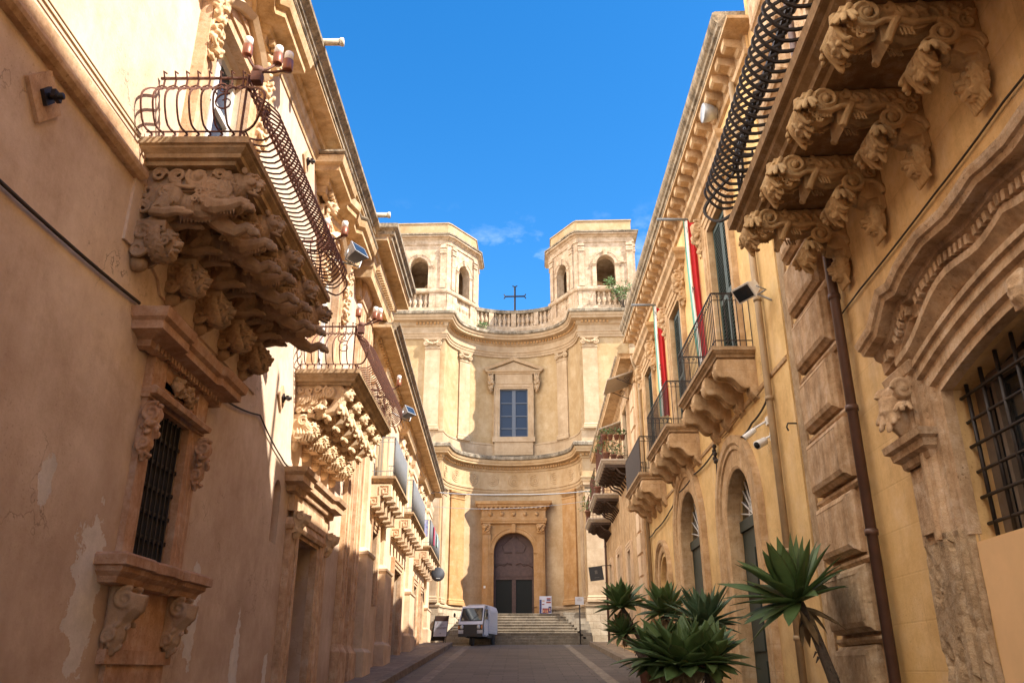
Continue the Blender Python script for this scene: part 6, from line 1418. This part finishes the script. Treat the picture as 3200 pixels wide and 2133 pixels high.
# ================================================================== AGAVES in pots along the right pavement
def agave(base, heads, label, mat, seed, pot=.22, grp='agaves in pots along the right pavement'):
    """heads: (centre, leaf length, leaf width, number, lean)"""
    e = empty('agave', base, label, 'agave', grp); rnd = random.Random(seed); B = Vector(base)
    m = MB(); m.lathe([(pot*.65, 0), (pot*.95, pot*1.5), (pot*1.1, pot*1.52), (pot*1.1, pot*1.75), (pot*.9, pot*1.75), (pot*.85, pot*1.6)], base, 18); obj('pot', m, M['clay'], e)
    tr = MB()
    for hi, (c, ln, wd, n, lean) in enumerate(heads):
        C_ = Vector(c); lo_ = B + Vector((0, 0, pot*1.5)); k1 = lo_.lerp(C_, .45) + Vector((rnd.uniform(-.05, .05)+.08, 0, -.06)); pts = [lo_, k1, lo_.lerp(C_, .8) + Vector((.04, 0, -.03)), C_]
        tr.tube(pts, .05, 9, [.065, .055, .05, .045])
        for q in range(14): t = q/14; p = pts[1].lerp(C_, t); a = rnd.uniform(0, 6.3); tr.tube([p + Vector((cos(a)*.05, sin(a)*.05, 0)), p + Vector((cos(a)*.085, sin(a)*.085, -.06))], .014, 4, [.018, .005])
        ax = Vector(lean).normalized(); X = ax.orthogonal().normalized(); Y = ax.cross(X)
        def blade(mb, az, inc, L_, W, droop, tw, root):
            rad = X*cos(az) + Y*sin(az); d0 = ax*cos(inc) + rad*sin(inc); side = ax.cross(rad).normalized(); N = 9; vs = []; prev = root + rad*.03; kink = rnd.uniform(-.12, .12)
            for j in range(N+1):
                t = j/N; d = (d0 - Vector((0, 0, 1))*droop*t*1.3 + ax*.16*(1-t) + side*kink*t).normalized(); p = prev; prev = p + d*(L_/N)
                w_ = W*(.42 + .58*sin(pi*min(1, t*.86+.10)))*(1-max(0, (t-.55)/.45)**2.1) + .002; nrm = d.cross(side).normalized(); s2 = (side*cos(tw*t) + nrm*sin(tw*t)); up = nrm if nrm.dot(ax) > 0 else -nrm; lift = .26*w_*(1-.4*t)
                th = .010*(1-t)+.002
                vs += [p - s2*w_ + up*lift, p - s2*w_*.5 + up*lift*.25, p, p + s2*w_*.5 + up*lift*.25, p + s2*w_ + up*lift, p + s2*w_*.55 - up*th, p - up*th*1.6, p - s2*w_*.55 - up*th]
            mb.add(vs, [(8*j+k, 8*j+(k+1) % 8, 8*j+8+(k+1) % 8, 8*j+8+k) for j in range(N) for k in range(8)], True)
        mb = MB()
        for i in range(n):
            f = i/(n-1); blade(mb, i*2.39996 + rnd.uniform(-.28, .28), radians(6 + 100*f**.85 + rnd.uniform(-9, 9)), ln*(.62+.45*sin(pi*min(1, .15+f*.75)))*rnd.uniform(.8, 1.12), wd*rnd.uniform(.8, 1.15), rnd.uniform(-.12, .40)*(f+.15), rnd.uniform(-.5, .5), C_)
        obj('rosette', mb, mat, e)
        mb = MB()
        for i in range(9): blade(mb, rnd.uniform(0, 6.3), radians(rnd.uniform(118, 160)), ln*rnd.uniform(.35, .62), wd*rnd.uniform(.4, .75), rnd.uniform(.2, .6), rnd.uniform(-1.2, 1.2), C_ - ax*rnd.uniform(.03, .14))
        obj('dry_leaves', mb, M['dry_leaf'], e)
    obj('trunk', tr, M['bark'], e)
agave((3.27, 9.0, gz(9)+.15), [((3.0, 9.25, .70), .72, .076, 54, (-.45, -.1, 1))], 'large agave with one big rosette on a bent dark trunk before the panelled quoins', M['agave'], 1)
agave((2.80, 19.3, gz(19.3)), [((2.33, 19.4, 1.34), .66, .085, 54, (-.2, 0, 1)), ((2.36, 19.4, .78), .52, .076, 40, (-.35, -.1, 1))], 'tall agave with two rosettes, one above the other, at the left of the clump', M['agave'], 2)
agave((2.82, 16.0, gz(16)), [((2.72, 16.0, 1.0), .60, .084, 50, (0, -.1, 1))], 'slender agave between the two rosette plant and the grey green one', M['agave'], 3)
agave((2.98, 13.6, gz(13.6)), [((2.90, 13.5, .66), .66, .068, 66, (-.1, -.05, 1))], 'grey green agave with narrow leaves in front of the nearer arched doorway', M['agave_blue'], 4)
agave((2.50, 12.4, gz(12.4)), [((2.28, 12.2, .06), .74, .118, 52, (0, -.2, 1)), ((2.02, 12.7, .16), .68, .11, 40, (-.3, -.1, 1)), ((2.58, 12.2, .12), .66, .11, 44, (.2, -.2, 1))], 'low broad agave clump of bright green leaves at the front', M['agave'], 5, .2)
# ================================================================== STREET THINGS at the head of the street
def three_wheeler():
    W = Matrix.Translation((-1.98, 36.3, gz(36.45))) @ Matrix.Diagonal((.86, .97, 1.05, 1)) @ Matrix.Rotation(radians(-14), 4, 'Z')
    T = lambda x, y, z: tuple(W @ Vector((x, y, z)))
    e = empty('three_wheeled_van', T(0, 1.2, 0), 'small white three wheeled van parked facing the camera before the church steps', 'three wheeled van')
    white = plain('white van paint', (.60, .61, .66), .35, 0, .06, 3); blk = plain('black van plastic', (.03, .03, .032), .6); tyre = plain('tyre rubber', (.02, .02, .02), .9)
    yz = lambda a, b, ww: (ww, a, b)
    m = MB(T); side = [(.06, .36), (.0, .54), (.02, .80), (.10, .92), (.40, 1.44), (.52, 1.52), (1.02, 1.56), (1.02, .40), (.62, .36)]
    n = len(side); 
    xs = [(-.60, .90), (-.63, 1.0), (.63, 1.0), (.60, .90)]; vs = []
    for x, s in ((-.56, 1), (-.62, 0), (.62, 0), (.56, 1)):
        for y, z in side: k = .03*s; vs.append((x*(1 - .10*max(0, z-.9)/.6), y+(.03 if s and y < .5 else 0), z-(.03 if s and z > 1.4 else 0)+(.02 if s and z < .4 else 0)))
    fs = [(q*n+i, q*n+(i+1) % n, (q+1)*n+(i+1) % n, (q+1)*n+i) for q in range(3) for i in range(n)]
    m.add(vs, fs); tri = tessellate_polygon([[Vector((a, b, 0)) for a, b in side]]); b0 = 0
    for t_ in tri: m.f.append(list(t_)); m.f.append([i+3*n for i in t_])
    body = obj('cab', m, white, e)
    def slab(x0, x1, p0, p1, o): y0, z0 = p0; y1, z1 = p1; d = Vector((0, y1-y0, z1-z0)).normalized(); nn = Vector((0, -d.z, d.y)); a = nn*o; return [(x0, y0+a.y, z0+a.z), (x1, y0+a.y, z0+a.z), (x1*.95, y1+a.y, z1+a.z), (x0*.95, y1+a.y, z1+a.z)]
    m = MB(T); q = slab(-.52, .52, (.125, .96), (.385, 1.41), .012); q2 = slab(-.52, .52, (.125, .96), (.385, 1.41), -.01); m.hexa(q2 + q); obj('windscreen', m, M['glass_dark'], body)
    m = MB(T); q = slab(-.555, .555, (.105, .925), (.40, 1.44), .006); q2 = slab(-.555, .555, (.105, .925), (.40, 1.44), -.02); m.hexa(q2 + q); obj('windscreen_seal', m, blk, body)
    m = MB(T); m.tube([(.02, .09, .95), (.30, .20, 1.20)], .010, 4); obj('wiper', m, blk, body)
    m = MB(T); m.box(-.61, .61, -.02, .03, .60, .80); obj('grille', m, blk, body)
    for s in (-1, 1):
        m = MB(T); m.lathe([(.0, -.035), (.08, -.03), (.095, 0), (.1, .02)], (s*.42, -.01, .70), 14, True, 'y'); obj('headlight', m, M['steel'], body)
        m = MB(T); m.box(s*.58-.035, s*.58+.035, -.03, .03, .64, .76); obj('indicator', m, plain('amber lamp', (.6, .2, .04), .4), body)
        m = MB(T); m.tube([(s*.6, .15, .92), (s*.80, .05, 1.10)], .010, 5); m.ell((s*.83, .04, 1.16), (.06, .025, .09)); obj('mirror', m, blk, body)
        m = MB(T); m.box(s*.632-.006, s*.632+.006, .18, .92, .42, .98); obj('door', m, white, body)
        m = MB(T); m.prism([(.34, 1.02), (.50, 1.40), (.92, 1.42), (.92, 1.02)], yz, s*.60-.012, s*.60+.014); obj('side_window', m, M['glass_dark'], body)
    m = MB(T); m.prism([(.14, 1.0), (.40, 1.40), (.36, .98)], yz, .66, .672); obj('quarter_window', m, plain('open quarter light', (.5, .47, .33), .3), body)
    m = MB(T); m.box(-.34, .34, -.05, .03, .38, .60); m.sweep([(-.6, .1), (-.6, -.03), (.6, -.03), (.6, .1)], [(0, .34), (.04, .36), (.04, .44), (0, .46)], plan); obj('bumper', m, blk, body)
    m = MB(T); sec = [(-.64, .50), (-.66, 1.40), (-.58, 1.56), (-.40, 1.62), (.40, 1.62), (.58, 1.56), (.66, 1.40), (.64, .50)]
    m.prism(sec, lambda a, b, ww: (a, ww, b), 1.06, 2.55)
    for k in range(8): m.box(.655, .672, 1.10, 2.5, .58+k*.105, .60+k*.105)
    obj('cargo_box', m, white, e)
    m = MB(T); m.box(-.56, .56, 1.0, 2.5, .34, .49); m.box(-.25, .25, .3, 1.1, .32, .42); obj('chassis', m, blk, e)
    for x, y in ((0, .34), (-.56, 2.0), (.56, 2.0)):
        m = MB(T); m.lathe([(.12, -.065), (.20, -.065), (.225, -.04), (.225, .04), (.20, .065), (.12, .065)], (x, y, .225), 20, True, 'x'); w_ = obj('wheel', m, tyre, e)
        m = MB(T); m.lathe([(.02, -.055), (.12, -.05), (.12, .05), (.02, .055)], (x, y, .225), 14, True, 'x'); obj('rim', m, M['steel'], w_)
three_wheeler()
# sandwich board on the left pavement
bx, by, bz = -3.22, 35.6, gz(35.6)+.155
e = empty('sandwich_board', (bx, by, bz), 'folding sandwich board with a white notice on the left pavement', 'sandwich board'); fr = plain('black board frame', (.035, .028, .025), .6)
def TB(x, y, z): return (bx + x*.97 + .10*z, by - .24*x + .12*z*.8, bz + z)
m = MB(TB)
for x in (-.30, .28): m.box(x, x+.025, -.012, .012, 0, 1.06)
m.box(-.28, .28, -.011, .011, .22, .245); obj('frame', m, fr, e)
def TB2(x, y, z): return (bx + x*.97 + .10*1.06 - .22*(1.06-z), by - .24*x + .10 + .42*(1.06-z), bz + z)
m = MB(TB2)
for x in (-.30, .28): m.box(x, x+.025, -.012, .012, 0, 1.06)
m.box(-.275, .28, -.008, .008, .1, 1.04); obj('rear_leaf', m, fr, e)
m = MB(TB); m.box(-.275, .28, -.010, .010, .84, 1.05); obj('header', m, plain('brown board header', (.12, .065, .05), .7), e)
m = MB(TB); m.box(-.275, .28, -.013, .008, .25, .838); pp = obj('notice', m, plain('white notice paper', (.66, .66, .72), .6, 0, .04, 3), e)
m = MB(TB); m.box(-.25, .26, -.0155, -.0135, .565, .60); m.box(-.22, .22, -.0155, -.0135, .535, .55)
for k in range(4): m.box(-.05, .2-.03*k, -.0155, -.0135, .74-.03*k, .748-.03*k)
m.add([(.0, -.015, .40), (.05, -.015, .37), (.0, -.015, .34)], [(0, 1, 2)]); obj('printing', m, plain('dark print', (.10, .07, .09), .8), pp)
m = MB(TB); m.tube([(-.25, -.016, .64), (-.10, -.016, .80)], .006, 4); m.ell((-.16, -.016, .78), (.02, .003, .02)); obj('red_mark', m, plain('red print', (.4, .04, .06), .8), pp)
# dark round sign and square lantern sign projecting at the end of the street
m = MB(); m.lathe([(.0, -.03), (.27, -.03), (.285, -.015), (.285, .015), (.27, .03), (0, .03)], (-3.30, 35.2, 3.72), 28, True, 'y')
e = empty('round_sign', (-3.3, 35.2, 3.72), 'dark round projecting sign under the third screened balcony', 'sign'); obj('disc', m, plain('dark enamel sign', (.05, .05, .055), .5), e)
m = MB(); m.box(-3.36, -3.20, 35.165, 35.169, 3.55, 3.57); obj('lettering', m, M['white_paint'], e)
m = MB(); m.tube([(-4.0, 35.2, 3.95), (-3.3, 35.2, 3.95)], .015, 5); obj('bracket', m, M['iron_black'], e)
def TQ(x, y, z): c_, s_ = cos(radians(7)), sin(radians(7)); return (3.12 + x*c_ - z*s_, 34.0 + y, 3.62 + x*s_ + z*c_)
e = empty('hanging_sign', TQ(0, 0, 0), 'tilted dark square sign hanging from the last house on the right', 'sign')
m = MB(TQ); m.box(-.27, .27, -.05, .05, -.27, .27); obj('box', m, plain('near black sign box', (.018, .018, .02), .35), e)
m = MB(TQ); m.box(-.10, .10, -.055, -.051, -.17, -.15); m.box(-.05, .05, -.055, -.051, -.02, .12); obj('emblem', m, plain('dim sign print', (.10, .09, .085), .6), e)
m = MB(); m.tube([(3.35, 34, 3.92), (3.85, 34, 3.95)], .016, 5); obj('bracket', m, M['iron_black'], e)
# notice on a post, poster leaning beside the church door
e = empty('notice_sign', (2.68, 38.0, gz(38)), 'white notice plate on a thin black post at the right of the steps', 'sign')
m = MB(); m.tube([(2.70, 38, gz(38)-.02), (2.70, 38, 2.95)], .03, 8); m.lathe([(.09, 0), (.09, .03), (.03, .05)], (2.70, 38, gz(38)), 12); obj('post', m, M['iron_black'], e)
m = MB(); m.box(2.51, 2.89, 37.94, 37.96, 2.72, 3.05); pl_ = obj('plate', m, plain('white notice plate', (.62, .61, .64), .5, 0, .05, 3), e)
m = MB()
for z, w_ in ((2.97, .10), (2.92, .24), (2.88, .2)): m.box(2.70-w_/2, 2.70+w_/2, 37.935, 37.939, z, z+.012)
obj('printing', m, plain('faint brown print', (.32, .22, .18), .8), pl_)
e = empty('poster_board', TC(1.55, 1.9, 2.6), 'tall poster board with a blue and red picture leaning right of the church door', 'poster')
def TPo(x, y, z): return TC(1.58 + x + .02*z, 1.75 + .18*z + y, 2.56 + z)
m = MB(TPo); m.box(-.30, .30, 0, .03, 0, .92); obj('board', m, plain('pale poster paper', (.50, .50, .58), .5, 0, .08, 3), e)
for nm, c, rects in (('dark_blue_print', (.03, .03, .13), [(-.29, .05, 0, .12), (.15, .28, .12, .42), (-.29, -.19, .1, .75), (.06, .26, .70, .76)]), ('red_print', (.30, .05, .04), [(-.15, .15, .1, .34), (-.29, -.19, .0, .099), (.06, .26, .77, .83), (.04, .27, .58, .66), (-.17, -.05, .50, .55)]), ('warm_print', (.55, .30, .14), [(-.12, -.06, .15, .25), (0, .05, .12, .24), (.08, .12, .14, .26), (-.16, -.04, .66, .72), (.19, .24, .2, .36)])):
    m = MB(TPo)
    for i, (x0, x1, z0, z1) in enumerate(rects): m.box(x0, x1, -.003-.001*len(nm)*.1-.0004*i, -.0005, z0+.001, z1)
    obj(nm, m, plain('poster ' + nm, c, .6, 0, .4, 14), e)
m = MB(TP); m.box(-1.52, -1.42, .135, .15, 3.9, 4.02); tag(obj('house_number_plate', m, M['white_paint']), 'small white number plate on the church portal left of the door', 'plate')
